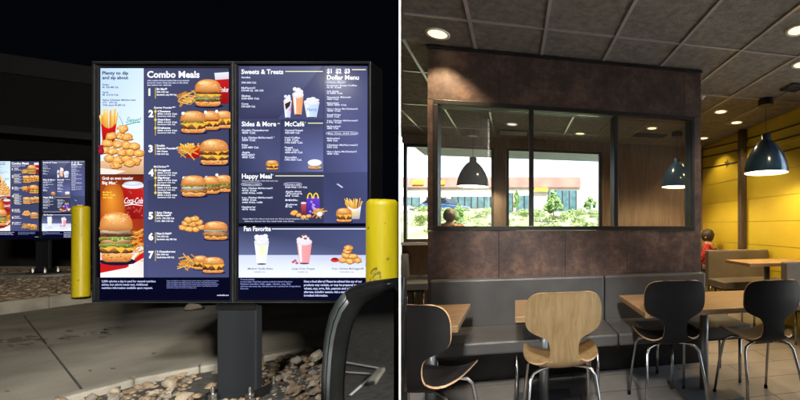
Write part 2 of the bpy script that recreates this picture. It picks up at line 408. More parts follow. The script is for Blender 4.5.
# near planting bed
mb = MB(); cprism(mb, [(p[0]+.05, p[1]-.05) for p in kerbline[1:]]+[ray(398, 3.2), ray(398, 1.0), (-.9, .2), (-3.2, .2)], GL-.1, GL-.02)
o = mb.build('bed_ground', M['soil']); tag(o, kind='structure')

def rock_mesh(seed, m):
    bm = bmesh.new(); bmesh.ops.create_icosphere(bm, subdivisions=2, radius=1)
    r = random.Random(seed); ax = (r.uniform(.85, 1.2), r.uniform(.75, 1.0), r.uniform(.55, .8))
    for v in bm.verts:
        nn = noise.noise(v.co*1.1+Vector((seed*3.1, 0, 0)))*.5+noise.noise(v.co*2.6+Vector((0, seed*2.3, 0)))*.22
        v.co *= 1+nn+.16*noise.cell(v.co*1.6+Vector((seed*1.7, 0, 0)))
        v.co.x *= ax[0]; v.co.y *= ax[1]; v.co.z *= ax[2]
    me = bpy.data.meshes.new('river_rock'); bm.to_mesh(me); bm.free()
    for p in me.polygons: p.use_smooth = (seed % 3 == 0)
    me.materials.append(m); return me
rocks = [rock_mesh(k, ROCKM[k % 5]) for k in range(15)]
# near rocks: individuals, dropped so they barely overlap
r = random.Random(11); placed = []; nrock = 0
tries = 0
def seg_side(x, z):
    # distance to kerb line (positive = inside bed)
    best = 9; 
    for a, b in zip(kerbline, kerbline[1:]):
        a = Vector(a); b = Vector(b); ab = b-a; t = max(0, min(1, (Vector((x, z))-a).dot(ab)/ab.length_squared))
        q = a+ab*t; dd = (Vector((x, z))-q); s = ab.x*dd.y-ab.y*dd.x
        if dd.length < abs(best): best = -dd.length if s > 0 else dd.length
    return best
while nrock < 292 and tries < 60000:
    tries += 1
    z = r.uniform(1.86, 3.3); x = r.uniform(-3.0, -1.0)
    if x > -.535*z-.06: continue
    s = seg_side(x, z)
    if s < .13: continue
    if abs(x+1.87) < .2 and abs(z-1.98) < .17: continue
    u = 600+F*x/z
    if 192 < u < 222 and z < 2.35 and r.random() < .85: continue
    rad = r.uniform(.014, .026) if r.random() < .85 else r.uniform(.026, .036)
    ok = True; hz = GL-.02
    near = [q for q in placed if math.hypot(q[0]-x, q[1]-z) < (q[2]+rad)*.80]
    if near:
        if len(near) > 3: continue
        top = max(q[3]+q[2]*.55 for q in near)
        if top > GL+.045 or any(math.hypot(q[0]-x, q[1]-z) < (q[2]+rad)*.28 for q in near): continue
        hz = top-.004
    zc = hz+rad*.5
    placed.append((x, z, rad, zc))
    o = bpy.data.objects.new('river_rock', rocks[r.randrange(15)]); COL.objects.link(o)
    o.location = W(x, z, zc); o.rotation_euler = (r.uniform(-.5, .5), r.uniform(-.5, .5), r.uniform(0, 6.28)); o.scale = (rad,)*3
    tag(o, 'loose river rock in the dark planting bed round the menu board post', 'rock', 'river rocks in the bed by the post')
    nrock += 1
# far gravel and filler pebbles: one mass each
def gravel(name, label, n, region, base, r0, r1, seed):
    rr = random.Random(seed); mb = MB(); temp = []
    for k in range(6):
        me = bpy.data.meshes.new_from_object if False else None
    protos = []
    for k in range(5):
        bm = bmesh.new(); bmesh.ops.create_icosphere(bm, subdivisions=1, radius=1)
        for v in bm.verts:
            v.co *= 1+noise.noise(v.co*1.3+Vector((k*5.0+seed, 0, 0)))*.7
            v.co.z *= .65
        protos.append(([v.co.copy() for v in bm.verts], [tuple(v.index for v in f.verts) for f in bm.faces])); bm.free()
    c = 0; t = 0
    while c < n and t < n*20:
        t += 1
        p = region(rr)
        if p is None: continue
        rad = rr.uniform(r0, r1); a = rr.uniform(0, 6.28); ca, sa = math.cos(a), math.sin(a)
        vs, fs = protos[rr.randrange(5)]; q = W(p[0], p[1], base+rad*rr.uniform(.1, .7))
        mb.add([(q.x+(v.x*ca-v.y*sa)*rad, q.y+(v.x*sa+v.y*ca)*rad, q.z+v.z*rad) for v in vs], fs, rr.choice([0, 0, 1, 2, 2, 3, 4]))
        c += 1
    o = mb.build(name, ROCKM, smooth=True); return tag(o, label, 'gravel', kind='stuff')
def reg_far(rr):
    z = rr.uniform(3.6, 7.0); x = rr.uniform(-12.5, -6.0)
    if x < -11 and z < 3.8: return None
    # behind far kerb
    k = None
    for a, b in zip(farline, farline[1:]):
        if a[0] <= x <= b[0] and b[0]-a[0] > 1e-4: k = a[1]+(b[1]-a[1])*(x-a[0])/(b[0]-a[0])
    if k is None: return None
    if z < k+.2 or z > 7.0: return None
    if abs(x+8.73) < .36 and abs(z-6.0) < .3: return None
    if x > -6.25 and z > 4.5: return None
    return (x, z)
gravel('gravel', 'tan gravel spread over the far kerbed island', 9000, reg_far, FI, .022, .045, 5)
def reg_near(rr):
    z = rr.uniform(1.75, 3.3); x = rr.uniform(-3.2, -1.0)
    if x > -.53*z-.05 or seg_side(x, z) < .1: return None
    if 190 < 600+F*x/z < 224 and z < 2.4: return None
    return (x, z)
gravel('gravel', 'small pebbles and grit between the larger rocks of the near bed', 1500, reg_near, GL-.022, .008, .02, 8)

# ---------------------------------------------------------------- menu board
MBK = 2.0/F
BZ = 2.0
def bpos(u, v): return ((u-235)*MBK, H+(226-v)*MBK)      # x, z in board coordinates (z world height for first board)
LAYER = .0006
class Draw:
    """flat artwork shown on a display, drawn in photo pixels"""
    def __init__(s): s.mb = MB(); s.k = 0; s.g = {}
    def y(s): return -.0005-s.k*.00005
    def place(s, pts):
        us = [p[0] for p in pts]; vs = [p[1] for p in pts]
        cells = [(i, j) for i in range(int(min(us)//1.5), int(max(us)//1.5)+1) for j in range(int(min(vs)//1.5), int(max(vs)//1.5)+1)]
        s.k = 1+max([s.g.get(c, 0) for c in cells] or [0])
        for c in cells: s.g[c] = s.k
        return s.y()
    def poly(s, pts, col, col2=None, centre=None):
        """col: rgb or list per vertex; col2: centre colour -> fan"""
        y = s.place(pts)
        vs = []
        for u, v in pts:
            x, z = bpos(u, v); vs.append((x, y, z-H))
        cols = [lin(c) for c in col] if isinstance(col, list) else [lin(col)]*len(pts)
        if col2 is None: s.mb.add(vs, [tuple(range(len(pts)))], 0, cols)
        else:
            cu = sum(p[0] for p in pts)/len(pts) if centre is None else centre[0]; cv = sum(p[1] for p in pts)/len(pts) if centre is None else centre[1]
            x, z = bpos(cu, cv); vs.append((x, y, z-H)); cols.append(lin(col2)); n = len(pts)
            s.mb.add(vs, [(i, (i+1) % n, n) for i in range(n)], 0, cols)
    def rect(s, u0, v0, u1, v1, c, cb=None):
        cb = cb or c; s.poly([(u0, v0), (u0, v1), (u1, v1), (u1, v0)], [c, cb, cb, c])
    def rect4(s, u0, v0, u1, v1, tl, bl, br, tr): s.poly([(u0, v0), (u0, v1), (u1, v1), (u1, v0)], [tl, bl, br, tr])
    def ell(s, cu, cv, ru, rv, c, c2=None, jit=0, n=18, seed=0):
        pts = []
        for i in range(n):
            a = 2*PI*i/n; j = 1+jit*noise.noise(Vector((math.cos(a)*1.5+seed*3.3, math.sin(a)*1.5, seed)))*2
            pts.append((cu+ru*math.cos(a)*j, cv-rv*math.sin(a)*j))
        s.poly(pts, c, c2 or c, (cu-ru*.15, cv-rv*.25))
    def text(s, txt, u, vbase, height, col, width=None, bold=.0, slant=0):
        """cap height in px; baseline at vbase"""
        cu = bpy.data.curves.new('t', 'FONT'); cu.body = txt; cu.size = 1.0; cu.offset = bold; cu.resolution_u = 2; cu.shear = slant
        ob = bpy.data.objects.new('t', cu); COL.objects.link(ob)
        dg = bpy.context.evaluated_depsgraph_get(); me = ob.evaluated_get(dg).to_mesh()
        if len(me.vertices):
            xs = [v.co.x for v in me.vertices]; x0, x1 = min(xs), max(xs)
            sc = height/.70; sx = sc if width is None else width/max(x1-x0, 1e-3)
            y = s.place([(u, vbase+height*.3), (u+(x1-x0)*sx, vbase-height*1.1)]); vs = []
            for v in me.vertices:
                X, Z = bpos(u+(v.co.x-x0)*sx, vbase-v.co.y*sc); vs.append((X, y, Z-H))
            c = lin(col); s.mb.add(vs, [tuple(p.vertices) for p in me.polygons], 0, [c]*len(vs))
        bpy.data.objects.remove(ob); bpy.data.curves.remove(cu)
    def build(s, name, parent): return s.mb.build(name, M['screen'], parent)

BUN = (232, 152, 76); BUNL = (255, 212, 146); BUND = (186, 104, 44)
def mottle(D, pts, n, rr, tones, r0, r1):
    """small irregular crumbs, browned spots and highlights of the pictured food"""
    for k in range(n):
        u, v = pts(rr); c = rr.choice(tones); D.ell(u, v, rr.uniform(r0, r1), rr.uniform(r0, r1)*.6, c, None, .4, 6, k)
def mixc(a, b, t): return tuple(int(a[i]+(b[i]-a[i])*t) for i in range(3))
def burger(D, cu, cv, w, h, layers=('lettuce', 'patty', 'cheese', 'patty'), seed=1, dome=.40):
    rr = random.Random(seed*13+1)
    x0, x1 = cu-w/2, cu+w/2; t = cv-h/2; b = cv+h/2
    D.ell(cu+w*.03, b-h*.01, w*.54, h*.08, (24, 24, 52))
    pts = [(x0+w*.06, b-h*.22), (x1-w*.06, b-h*.22), (x1-w*.03, b-h*.12), (x1-w*.08, b-h*.03), (x1-w*.2, b), (x0+w*.2, b), (x0+w*.08, b-h*.03), (x0+w*.03, b-h*.12)]
    D.poly(pts, [BUNL, BUNL, BUN, BUND, BUND, BUND, BUND, BUN], (226, 160, 86))
    mottle(D, lambda q: (cu+q.uniform(-.4, .4)*w, b-h*q.uniform(.03, .16)), int(6+w*.6), rr, [BUN, BUND, (236, 180, 110)], w*.01+.1, w*.04+.15)
    n = len(layers); y0 = t+h*dome; y1 = b-h*.17; st = (y1-y0)/n
    C = {'lettuce': (138, 176, 66), 'patty': (104, 56, 32), 'cheese': (248, 182, 50), 'tomato': (206, 60, 40), 'chicken': (206, 134, 58), 'bun': (236, 184, 116), 'white': (240, 226, 196)}
    for i in range(n-1, -1, -1):
        l = layers[i]; ya = y0+i*st; col = C[l]; m = 16; up = []; dn = []; cu_ = []; cd = []
        wob_a = {'lettuce': .9, 'cheese': .5, 'white': .6, 'patty': .25, 'chicken': .5}.get(l, .2)
        inset = {'lettuce': -.02, 'patty': .02, 'cheese': .0, 'chicken': -.03, 'bun': .04}.get(l, .02)
        for k in range(m+1):
            f = k/m; u = x0+w*(inset+(1-2*inset)*f); bend = (abs(f-.5)*2)**3*st*.25
            wob = noise.noise(Vector((f*8+seed*7, i*3.1, 0)))*st*wob_a; w2 = noise.noise(Vector((f*9, i*2.1+seed, 5)))
            up.append((u, ya-st*.15+bend+wob*.3)); dn.append((u, ya+st*1.02-bend+wob))
            edge = (abs(f-.42)*2)**2
            cu_.append(mixc(mixc(col, (255, 250, 225), .18+.3*w2), (60, 30, 20), .35*edge)); cd.append(mixc(mixc(col, (50, 24, 16), .38), (30, 16, 12), .4*edge))
        D.poly(up+dn[::-1], cu_+cd[::-1])
        if w > 15:
            tones = {'patty': [(70, 34, 20), (132, 80, 50), (150, 92, 60)], 'lettuce': [(190, 214, 110), (92, 134, 44), (214, 230, 150)], 'chicken': [(236, 176, 96), (170, 96, 34), (244, 196, 120)]}.get(l)
            if tones: mottle(D, lambda q: (cu+q.uniform(-.46, .46)*w, ya+st*q.uniform(.05, .9)), int(w*.7), rr, tones, .22, .5+w*.012)
        if l == 'cheese':
            for q, s_ in ((-.25, .9), (.12, 1.5), (.36, .8)):
                D.poly([(cu+w*(q-.16), ya+st*.3), (cu+w*(q+.16), ya+st*.3), (cu+w*(q+.02), ya+st*(.5+s_))], [(255, 206, 80), (250, 190, 60), (232, 150, 30)])
    m = 20; pts = []; cols = []
    for k in range(m+1):
        a = PI-PI*k/m; pts.append((cu+w*.49*math.copysign(abs(math.cos(a))**.85, math.cos(a)), t+h*dome-h*dome*math.sin(a)**.75)); cols.append(mixc(BUN, BUND, .25+.5*(1-math.sin(a))))
    pts += [(x1-w*.03, t+h*(dome+.06)), (cu, t+h*(dome+.09)), (x0+w*.03, t+h*(dome+.06))]; cols += [BUND, (176, 104, 46), BUND]
    D.poly(pts, cols, (250, 190, 116), (cu-w*.08, t+h*dome*.45))
    D.ell(cu-w*.12, t+h*dome*.36, w*.24, h*dome*.2, (248, 186, 112), (255, 228, 172), .15, 14, seed)
    mottle(D, lambda q: (cu+q.uniform(-.4, .4)*w, t+h*dome*q.uniform(.3, .95)), int(w*.5), rr, [(222, 152, 76), (206, 130, 58), (240, 186, 116)], .3, .5+w*.02)
    for k in range(int(5+w*.5)):
        D.ell(cu+rr.uniform(-.34, .34)*w, t+h*dome*rr.uniform(.12, .75), w*.011+.14, w*.008+.1, (255, 236, 190), n=6)
def fries(D, u0, u1, v0, v1, carton='red', seed=1, spread=.6, vb=None):
    rr = random.Random(seed); w = u1-u0; h = v1-v0; mid = v0+h*.45
    for k in range(30):
        f = rr.random(); bu = u0+w*(.15+.7*f); tu = bu+(f-.5)*w*spread+rr.uniform(-1, 1)*w*.05; tv = v0+h*rr.uniform(0, .28)
        c = rr.choice([(252, 206, 96), (240, 180, 66), (255, 222, 130), (226, 160, 52)]); ww = max(.35, w*.035)
        D.poly([(bu-ww, mid+h*.2), (tu-ww, tv), (tu+ww, tv), (bu+ww, mid+h*.2)], [(200, 130, 40), c, c, (200, 130, 40)])
    if carton:
        c = (206, 24, 26) if carton == 'red' else (244, 240, 236)
        pts = [(u0+w*.05, mid-h*.05), (u0+w*.3, mid+h*.06), (u0+w*.5, mid+h*.09), (u0+w*.7, mid+h*.06), (u1-w*.05, mid-h*.05), (u1-w*.16, v1), (u0+w*.16, v1)]
        D.poly(pts, [c]*5+[tuple(int(q*.7) for q in c)]*2)
        y = (255, 200, 40)
        for sgn in (-1, 1):      # double arch
            m = 8; pts = []
            cx = u0+w*.5+sgn*w*.085
            for k in range(m+1):
                a = PI-PI*k/m; pts.append((cx+w*.085*math.cos(a), mid+h*.42-h*.2*math.sin(a)))
            inn = [(cx+(p[0]-cx)*.45, mid+h*.42-(mid+h*.42-p[1])*.75) for p in pts]
            D.poly(pts+inn[::-1], y)
def fry_pile(D, u0, u1, v0, v1, n=26, seed=3):
    rr = random.Random(seed)
    for k in range(n):
        cu = rr.uniform(u0+2, u1-2); cv = rr.uniform(v0+(v1-v0)*.3, v1-1); a = rr.uniform(-.9, .9); l = rr.uniform(3, 6)
        c = rr.choice([(250, 200, 90), (236, 172, 60), (255, 218, 124), (214, 146, 48)])
        dx, dy = math.cos(a)*l, math.sin(a)*l; nx, ny = -math.sin(a)*.55, math.cos(a)*.55
        D.poly([(cu-dx+nx, cv-dy+ny), (cu+dx+nx, cv+dy+ny), (cu+dx-nx, cv+dy-ny), (cu-dx-nx, cv-dy-ny)], [c, c, (190, 120, 40), (190, 120, 40)])
def nugget(D, cu, cv, ru, rv, seed):
    rr = random.Random(seed)
    D.ell(cu+ru*.05, cv+rv*.18, ru*1.04, rv, (134, 76, 26), (170, 104, 40), .2, 14, seed)
    D.ell(cu, cv, ru, rv*.95, (216, 140, 58), (255, 214, 130), .22, 14, seed)
    mottle(D, lambda q: (cu+q.uniform(-.65, .65)*ru, cv+q.uniform(-.6, .6)*rv), int(3+ru*1.6), rr, [(234, 168, 84), (255, 232, 164), (200, 126, 54), (248, 190, 100)], .25, .3+ru*.16)
def cup(D, u0, u1, v0, v1, top=(250, 246, 240), body=(228, 200, 180), seed=0, cream=True):
    w = u1-u0; h = v1-v0; c2 = tuple(min(255, int(q*1.12)) for q in body)
    D.poly([(u0, v0+h*.3), (u1, v0+h*.3), (u1-w*.18, v1), (u0+w*.18, v1)], [c2, body, body, c2])
    D.poly([(u0+w*.1, v0+h*.34), (u0+w*.3, v0+h*.34), (u0+w*.34, v1-h*.06), (u0+w*.22, v1-h*.06)], (250, 248, 246))
    D.ell((u0+u1)/2, v1, w*.33, h*.025, (60, 60, 90))
    if cream:
        rr = random.Random(seed)
        D.ell((u0+u1)/2, v0+h*.28, w*.52, h*.12, (215, 215, 228), top)
        for k in range(9): D.ell((u0+u1)/2+rr.uniform(-.32, .32)*w, v0+h*rr.uniform(.06, .26), w*.2, h*.07, (222, 222, 234), top, .1, 10, k)
def lines(D, u, v, ws, step, h, col=(235, 238, 255), words=None):
    for i, w in enumerate(ws):
        if w <= 0: continue
        t = words[i] if words and i < len(words) else '590-1150 Cal.'
        D.text(t, u, v+i*step, h*1.2, col, width=w, bold=.03)
WHT = (250, 251, 255); YL = (246, 214, 70); NAV = (9, 11, 40)

def left_screen():
    D = Draw()
    D.rect(99.6, 67.6, 229.8, 300.4, NAV, (6, 7, 30))
    D.rect4(143.8, 68.3, 229, 277.4, (69, 74, 108), (67, 72, 111), (64, 69, 105), (61, 64, 92))
    D.rect4(146, 180, 229, 277.4, (57, 61, 92), (77, 82, 123), (69, 75, 114), (57, 61, 91))
    # upper poster
    D.rect4(100.6, 68.3, 143.8, 174.3, (186, 214, 242), (224, 240, 250), (236, 246, 252), (206, 228, 248))
    dk = (32, 44, 84)
    D.text('Plenty to dip', 102.5, 74.6, 3.2, dk, width=26, bold=.03); D.text('and sip about', 102.5, 79.2, 3.2, dk, width=26, bold=.03)
    lines(D, 102.8, 85.5, [6, 16, 0, 6, 16, 0, 33, 15, 23], 2.55, 1.35, (60, 74, 120), ['Fries', 'M  320-480 Cal.', '', 'Sprite', 'M  0-310 Cal.', '', 'Spicy Chicken McNuggets', '6 Pc   270 Cal.', 'With sauce 30-280 Cal.'])
    D.poly([(100.6, 161), (143.8, 156), (143.8, 174.3), (100.6, 174.3)], [(228, 188, 146), (238, 206, 172), (206, 160, 120), (196, 146, 104)])
    D.poly([(100.6, 168), (126, 171), (116, 174.3), (100.6, 174.3)], (238, 228, 220))
    fries(D, 100.6, 117.5, 108, 146, 'red', 4, .35)
    for k, (u, v) in enumerate([(110, 158), (118, 160), (127, 158), (136, 161), (105, 150), (113, 151), (122, 152), (131, 152), (139, 153), (108, 143), (118, 144), (127, 145), (135, 146), (121, 136), (128, 137), (123, 128.5), (112, 136), (130, 163), (116, 165)]):
        nugget(D, u, v, 5.6, 3.9, k)
    D.ell(101.6, 151, 3, 4, (120, 20, 40), (180, 40, 60)); D.ell(101.6, 146.5, 3.2, 1.4, (150, 30, 50))
    D.text('Sweet!', 127, 123, 6.0, (30, 160, 150), width=15, bold=.004, slant=.5)
    D.poly([(126.5, 124.6), (141, 121.4), (141.2, 122), (127, 125.4)], (30, 160, 150))
    for k in range(9):
        D.poly([(119+k*.5, 116+k*1.1), (119.4+k*.5, 115.7+k*1.1), (120.5+k*.5, 117+k*1.1), (120.1+k*.5, 117.4+k*1.1)], (90, 190, 180))
    # lower poster
    D.rect4(100.6, 175.2, 143.8, 277.4, (150, 62, 20), (196, 90, 30), (190, 60, 30), (110, 34, 18))
    D.ell(113, 205, 12.2, 24, (176, 82, 26), (236, 150, 50), 0, 24)
    D.rect4(100.6, 175.2, 143.8, 184, (132, 50, 16), (150, 66, 24), (120, 34, 18), (96, 26, 14))
    D.text('Grab an even meatier', 102.5, 179.6, 2.9, WHT, width=31, bold=.018); D.text('Big Mac', 102.5, 184.2, 2.9, WHT, width=13.6, bold=.022); D.text('®', 116.4, 182.4, 1.1, WHT)
    lines(D, 103, 193, [9, 13, 10], 2.6, 1.3, YL, ['Big Mac®', '590 Cal.', 'with cheese'])
    # cola cup
    D.poly([(122.5, 188), (143.8, 186), (143.8, 219), (128, 219)], [(176, 26, 24), (204, 34, 30), (150, 20, 20), (130, 16, 18)])
    for k in range(22):
        rr = random.Random(k); D.ell(rr.uniform(126, 143), rr.uniform(189, 217), 1.3, 1.5, (120, 30, 24), (216, 100, 80), .2, 7, k)
    D.ell(133.5, 185.6, 11.4, 3.2, (214, 222, 232), (246, 248, 252)); D.ell(133.5, 183.6, 9.6, 2.4, (190, 200, 214), (232, 238, 246))
    D.text('Coca-Cola', 124.6, 203.5, 6, WHT, width=18.6, bold=.01, slant=.45)
    D.poly([(125, 205.2), (133, 203.6), (143, 205.4), (143, 206), (133, 204.6), (125.2, 206)], WHT)
    # tray, fries and big burger
    D.poly([(100.6, 252), (143.8, 246), (143.8, 277.4), (100.6, 277.4)], [(240, 236, 232), (226, 220, 216), (236, 232, 230), (248, 244, 240)])
    D.poly([(100.6, 263), (122, 256), (128, 262), (143.8, 252), (143.8, 258), (126, 268), (100.6, 273)], (196, 28, 30))
    D.poly([(120, 262), (136, 256), (131, 268), (128, 264)], (250, 248, 246))
    fry_pile(D, 126, 146, 216, 262, 34, 12)
    D.rect(143.9, 176, 148, 277.3, (67, 71, 110), (72, 78, 117))
    burger(D, 117.0, 237, 33.5, 50, ('lettuce', 'white', 'patty', 'lettuce', 'bun', 'lettuce', 'cheese', 'patty'), 2, .30)
    D.rect(96.6, 190, 99.8, 277, (5, 5, 12))
    # headings
    D.text('Combo Meals', 147.2, 77.6, 6.4, WHT, width=52.5, bold=.032)
    lines(D, 147.4, 81.2, [42, 41, 24], 2.3, 1.2, (210, 216, 244), ['Add a medium drink and medium fries to any sandwich', 'Large for more. Swap the side or the drink', 'See below for calories'])
    nums = [(92, '1', ['Big Mac®', '590-1150 Cal.', 'Sandwich only 590 Cal.']), (113.5, '2', None), (148.5, '3', ['Double', 'Quarter Pounder®', 'with Cheese', '740-1410 Cal.']),
            (172.5, '4', None), (215.5, '5', ['Spicy Chicken', 'McNuggets®', '10 Pc  740-1300 Cal.', '6 Pc  580-1150 Cal.']), (236.5, '6', ['Filet-O-Fish®', '710-1270 Cal.', 'Sandwich only 380 Cal.']), (254.5, '7', ['2 Cheeseburgers', '830-1390 Cal.', 'Sandwiches 600 Cal.'])]
    for v, nn, tx in nums:
        D.text(nn, 148.6, v+3.4, 6.6, WHT, bold=.05)
        D.rect(155.3, v-4.2, 155.8, v+(6.5 if tx else 22), YL)
        if tx:
            for i, t in enumerate(tx): D.text(t, 156.8, v-2+i*2.75, 1.9 if i < len(tx)-2 or len(tx) == 3 and i == 0 else 1.5, WHT, bold=.04)
        else:
            D.text('Quarter Pounder™*' if nn == '2' else 'McChicken™', 154, v-5, 1.8, WHT, width=22 if nn == '2' else 15, bold=.03)
            for j, t in enumerate(['Cheese', 'Cheese & Bacon', 'Deluxe'] if nn == '2' else ['Original', 'Spicy', 'Deluxe']+['Spicy Deluxe']):
                vv = v-1.4+j*(8.3 if nn == '2' else 7.4)
                D.ell(155.6, vv-.6, 1.25, 1.25, YL, YL, n=10); D.text(t, 157.6, vv, 1.7, WHT, width=13, bold=.045); D.text('850-1410 Cal.', 157.6, vv+2.5, 1.4, WHT, width=20, bold=.035); D.text('Sandwich 520 Cal.', 157.6, vv+4.7, 1.2, WHT, width=18, bold=.03)
    # food pictures
    D.poly([(214.5, 73), (228.9, 72), (228.9, 104), (218, 104)], [(226, 230, 238), (226, 230, 238), (170, 24, 30), (150, 20, 26)])
    D.poly([(215, 80), (228.9, 79), (228.9, 104), (218, 104)], [(190, 30, 34), (190, 30, 34), (140, 18, 24), (130, 16, 22)])
    D.text('Coke', 217.5, 92, 5, WHT, width=11, bold=.01, slant=.4)
    fry_pile(D, 179, 202, 86, 104, 36, 5); burger(D, 208.5, 93, 26.5, 27, ('lettuce', 'patty', 'cheese', 'bun', 'lettuce', 'patty'), 3)
    burger(D, 224, 119.5, 17, 17.5, ('cheese', 'patty'), 4); burger(D, 211, 120.5, 18, 19, ('tomato', 'cheese', 'patty'), 5); burger(D, 193.5, 122, 25.5, 22, ('lettuce', 'cheese', 'patty'), 6)
    for u, v in ((183.5, 113.5), (206, 112.3), (217, 111.5), (184, 178), (206.5, 177.5), (217, 175)): D.ell(u, v, 1.6, 1.6, (240, 244, 255), n=10)
    fries(D, 180, 203, 143, 159, None, 9); D.poly([(190, 149), (203, 145), (200, 158), (186, 158)], [(196, 30, 26), (226, 46, 36), (150, 18, 18), (160, 20, 20)]); fry_pile(D, 180, 198, 144, 158, 18, 31)
    burger(D, 214.5, 152, 29, 25.5, ('cheese', 'patty', 'cheese', 'patty'), 7)
    burger(D, 224, 183.5, 17, 17, ('lettuce', 'chicken'), 8); burger(D, 211, 185, 18, 17.5, ('lettuce', 'chicken'), 9); burger(D, 194, 186, 25, 21, ('lettuce', 'white', 'chicken'), 10)
    for k, (u, v) in enumerate([(183, 227), (189, 229), (196, 229), (202, 227), (186, 223), (193, 223.5), (199, 222), (189, 219.5), (195, 218.5)]): nugget(D, u, v, 4.4, 2.9, 30+k)
    burger(D, 216, 230.5, 24.5, 18.5, ('white', 'chicken'), 11)
    fry_pile(D, 180, 200, 252, 268, 30, 17)
    burger(D, 201, 262.5, 15, 14, ('cheese', 'patty'), 13); burger(D, 213.5, 265, 22, 16, ('cheese', 'patty'), 12)
    # notes
    for i, t in enumerate(['2,000 calories a day is used for general nutrition', 'advice, but calorie needs vary. Additional', 'nutrition information available upon request.']):
        D.text(t, 101.8, 282.2+i*3.3, 2.0, (190, 198, 240), width=[54, 46, 51][i], bold=.03)
    for i in range(5):
        D.text('Swaps and additions may change the price and the calories. At participating restaurants.', 166.8, 281.2+i*1.75, 1.1, (150, 160, 225), width=[52, 50, 52, 51, 30][i], bold=.01)
    D.text('mcdonalds.com', 217.2, 295.8, 1.5, (220, 224, 250), width=11.5, bold=.03)
    return D
def oval(D, u0, v0, u1, v1):
    c = (220, 224, 250); m = 20; cu, cv, ru, rv = (u0+u1)/2, (v0+v1)/2, (u1-u0)/2, (v1-v0)/2
    for k in range(m):
        a, b = 2*PI*k/m, 2*PI*(k+1)/m; e = .35
        f = lambda t, q: (cu+(ru-q)*math.copysign(abs(math.cos(t))**.45, math.cos(t)), cv+(rv-q)*math.copysign(abs(math.sin(t))**.7, math.sin(t)))
        D.poly([f(a, 0), f(b, 0), f(b, e), f(a, e)], c)
def right_screen():
    D = Draw()
    D.rect(238.2, 65.6, 370.4, 299.6, NAV, (8, 9, 34))
    D.rect4(238.9, 66.2, 367.5, 223.2, (69, 72, 105), (55, 58, 96), (75, 80, 125), (75, 79, 115))
    D.poly([(250, 66.2), (322, 66.2), (278, 119), (238.9, 119), (238.9, 100)], [(80, 85, 118), (95, 100, 135), (56, 58, 90), (55, 57, 89), (57, 61, 91)])
    D.rect4(239, 119.4, 280, 171.6, (66, 71, 105), (51, 56, 89), (80, 85, 127), (58, 64, 96))
    D.rect4(280.6, 119.4, 323.4, 171.6, (51, 55, 83), (66, 71, 111), (110, 118, 173), (62, 66, 99))
    D.rect4(324, 66.2, 367.5, 172, (86, 90, 125), (66, 71, 110), (88, 93, 143), (72, 75, 110))
    D.rect(323.6, 66.4, 324.3, 223, (58, 62, 91))
    D.rect4(239, 172.4, 323.4, 223.2, (51, 55, 77), (46, 51, 76), (55, 58, 90), (57, 61, 89))
    D.rect4(324.2, 172.4, 367.5, 223.2, (58, 64, 101), (69, 75, 120), (66, 71, 113), (72, 78, 120))
    D.rect(238.9, 223.3, 368.5, 226.6, (8, 9, 18))
    def head(t, u, v, w, l0, l1, lv, col=(236, 232, 190)):
        if t.endswith('®'):
            D.text(t[:-1], u, v, 4.6, WHT, width=w-1.6, bold=.028); D.text('®', u+w-1.2, v-3.0, 1.3, WHT)
        else: D.text(t, u, v, 4.6, WHT, width=w, bold=.028)
        if l1: D.rect(l0, lv-.45, l1, lv+.45, col)
    head('Sweets & Treats', 241.4, 74.0, 42, 285.5, 323, 71.5)
    head('Sides & More', 241.8, 126.2, 34.5, 277.6, 280, 123.6); head('McCafé®', 285, 126.2, 21, 308, 323, 123.2)
    head('Happy Meal®', 242, 178.4, 31.5, 275.5, 324, 175.9)
    D.text('$1  $2  $3', 327, 73.3, 4.4, WHT, width=23, bold=.04); D.rect(352, 69.2, 366, 70.2, (236, 232, 190)); D.text('Dollar Menu', 327, 79.6, 4.4, WHT, width=32, bold=.035)
    c = (226, 230, 252)
    lines(D, 241.6, 78.2, [9, 0, 15, 0, 14, 22, 0, 9, 18, 0, 7, 14], 2.65, 1.5, c, ['Sundae', '', '330-360 Cal.', '', 'McFlurry®', '570-940 Cal.  640-1330', '', 'Shakes', '530-850 Cal.', '', 'Cone', '150-200 Cal.'])
    lines(D, 242, 131.2, [27, 14, 0, 33, 14, 0, 6, 17, 0, 8, 13, 13], 2.45, 1.55, c, ['Double Cheeseburger', '450 Cal.', '', '6 pc. Chicken McNuggets® *', '250 Cal.', '', 'Fries', '230-480 Cal.', '', 'Apple', 'McDouble®', '400 Cal.'])
    lines(D, 285, 131.2, [18, 15, 0, 15, 14, 18, 0, 8, 14, 18, 0, 12, 17], 2.45, 1.5, c, ['Caramel Frappé', '420-600 Cal.', '', 'Iced Coffee', '140 Cal.', '190-260 Cal.', '', 'Frappé', '420 Cal.', '430-670 Cal.', '', 'Smoothie', '190-350 Cal.'])
    lines(D, 327, 86.2, [30, 15, 0, 12, 16, 0, 24, 12, 0, 12, 20, 0, 31, 14, 0, 14, 13, 0, 31, 15, 0, 14, 12], 1.95, 1.25, c, ['Premium Roast Coffee', '0-5 Cal.', '', 'Soft drinks', '0-380 Cal.', '', 'Sausage Biscuit', '460 Cal.', '', 'McDouble®', '400-480 Cal.', '', 'Hot n Spicy McChicken®', '400 Cal.', '', 'Small Fries', '230 Cal.', '', '4 pc. Chicken McNuggets®', '170 Cal.', '', 'McDouble®', '400 Cal.'])
    oval(D, 325.8, 80.6, 346, 83.6); D.text('Classic Menu', 327.5, 82.8, 1.4, c, width=17, bold=.02)
    oval(D, 326, 131.6, 358.5, 135.2); D.text('Buy One, Add One', 328, 134.1, 1.5, c, width=29, bold=.02)
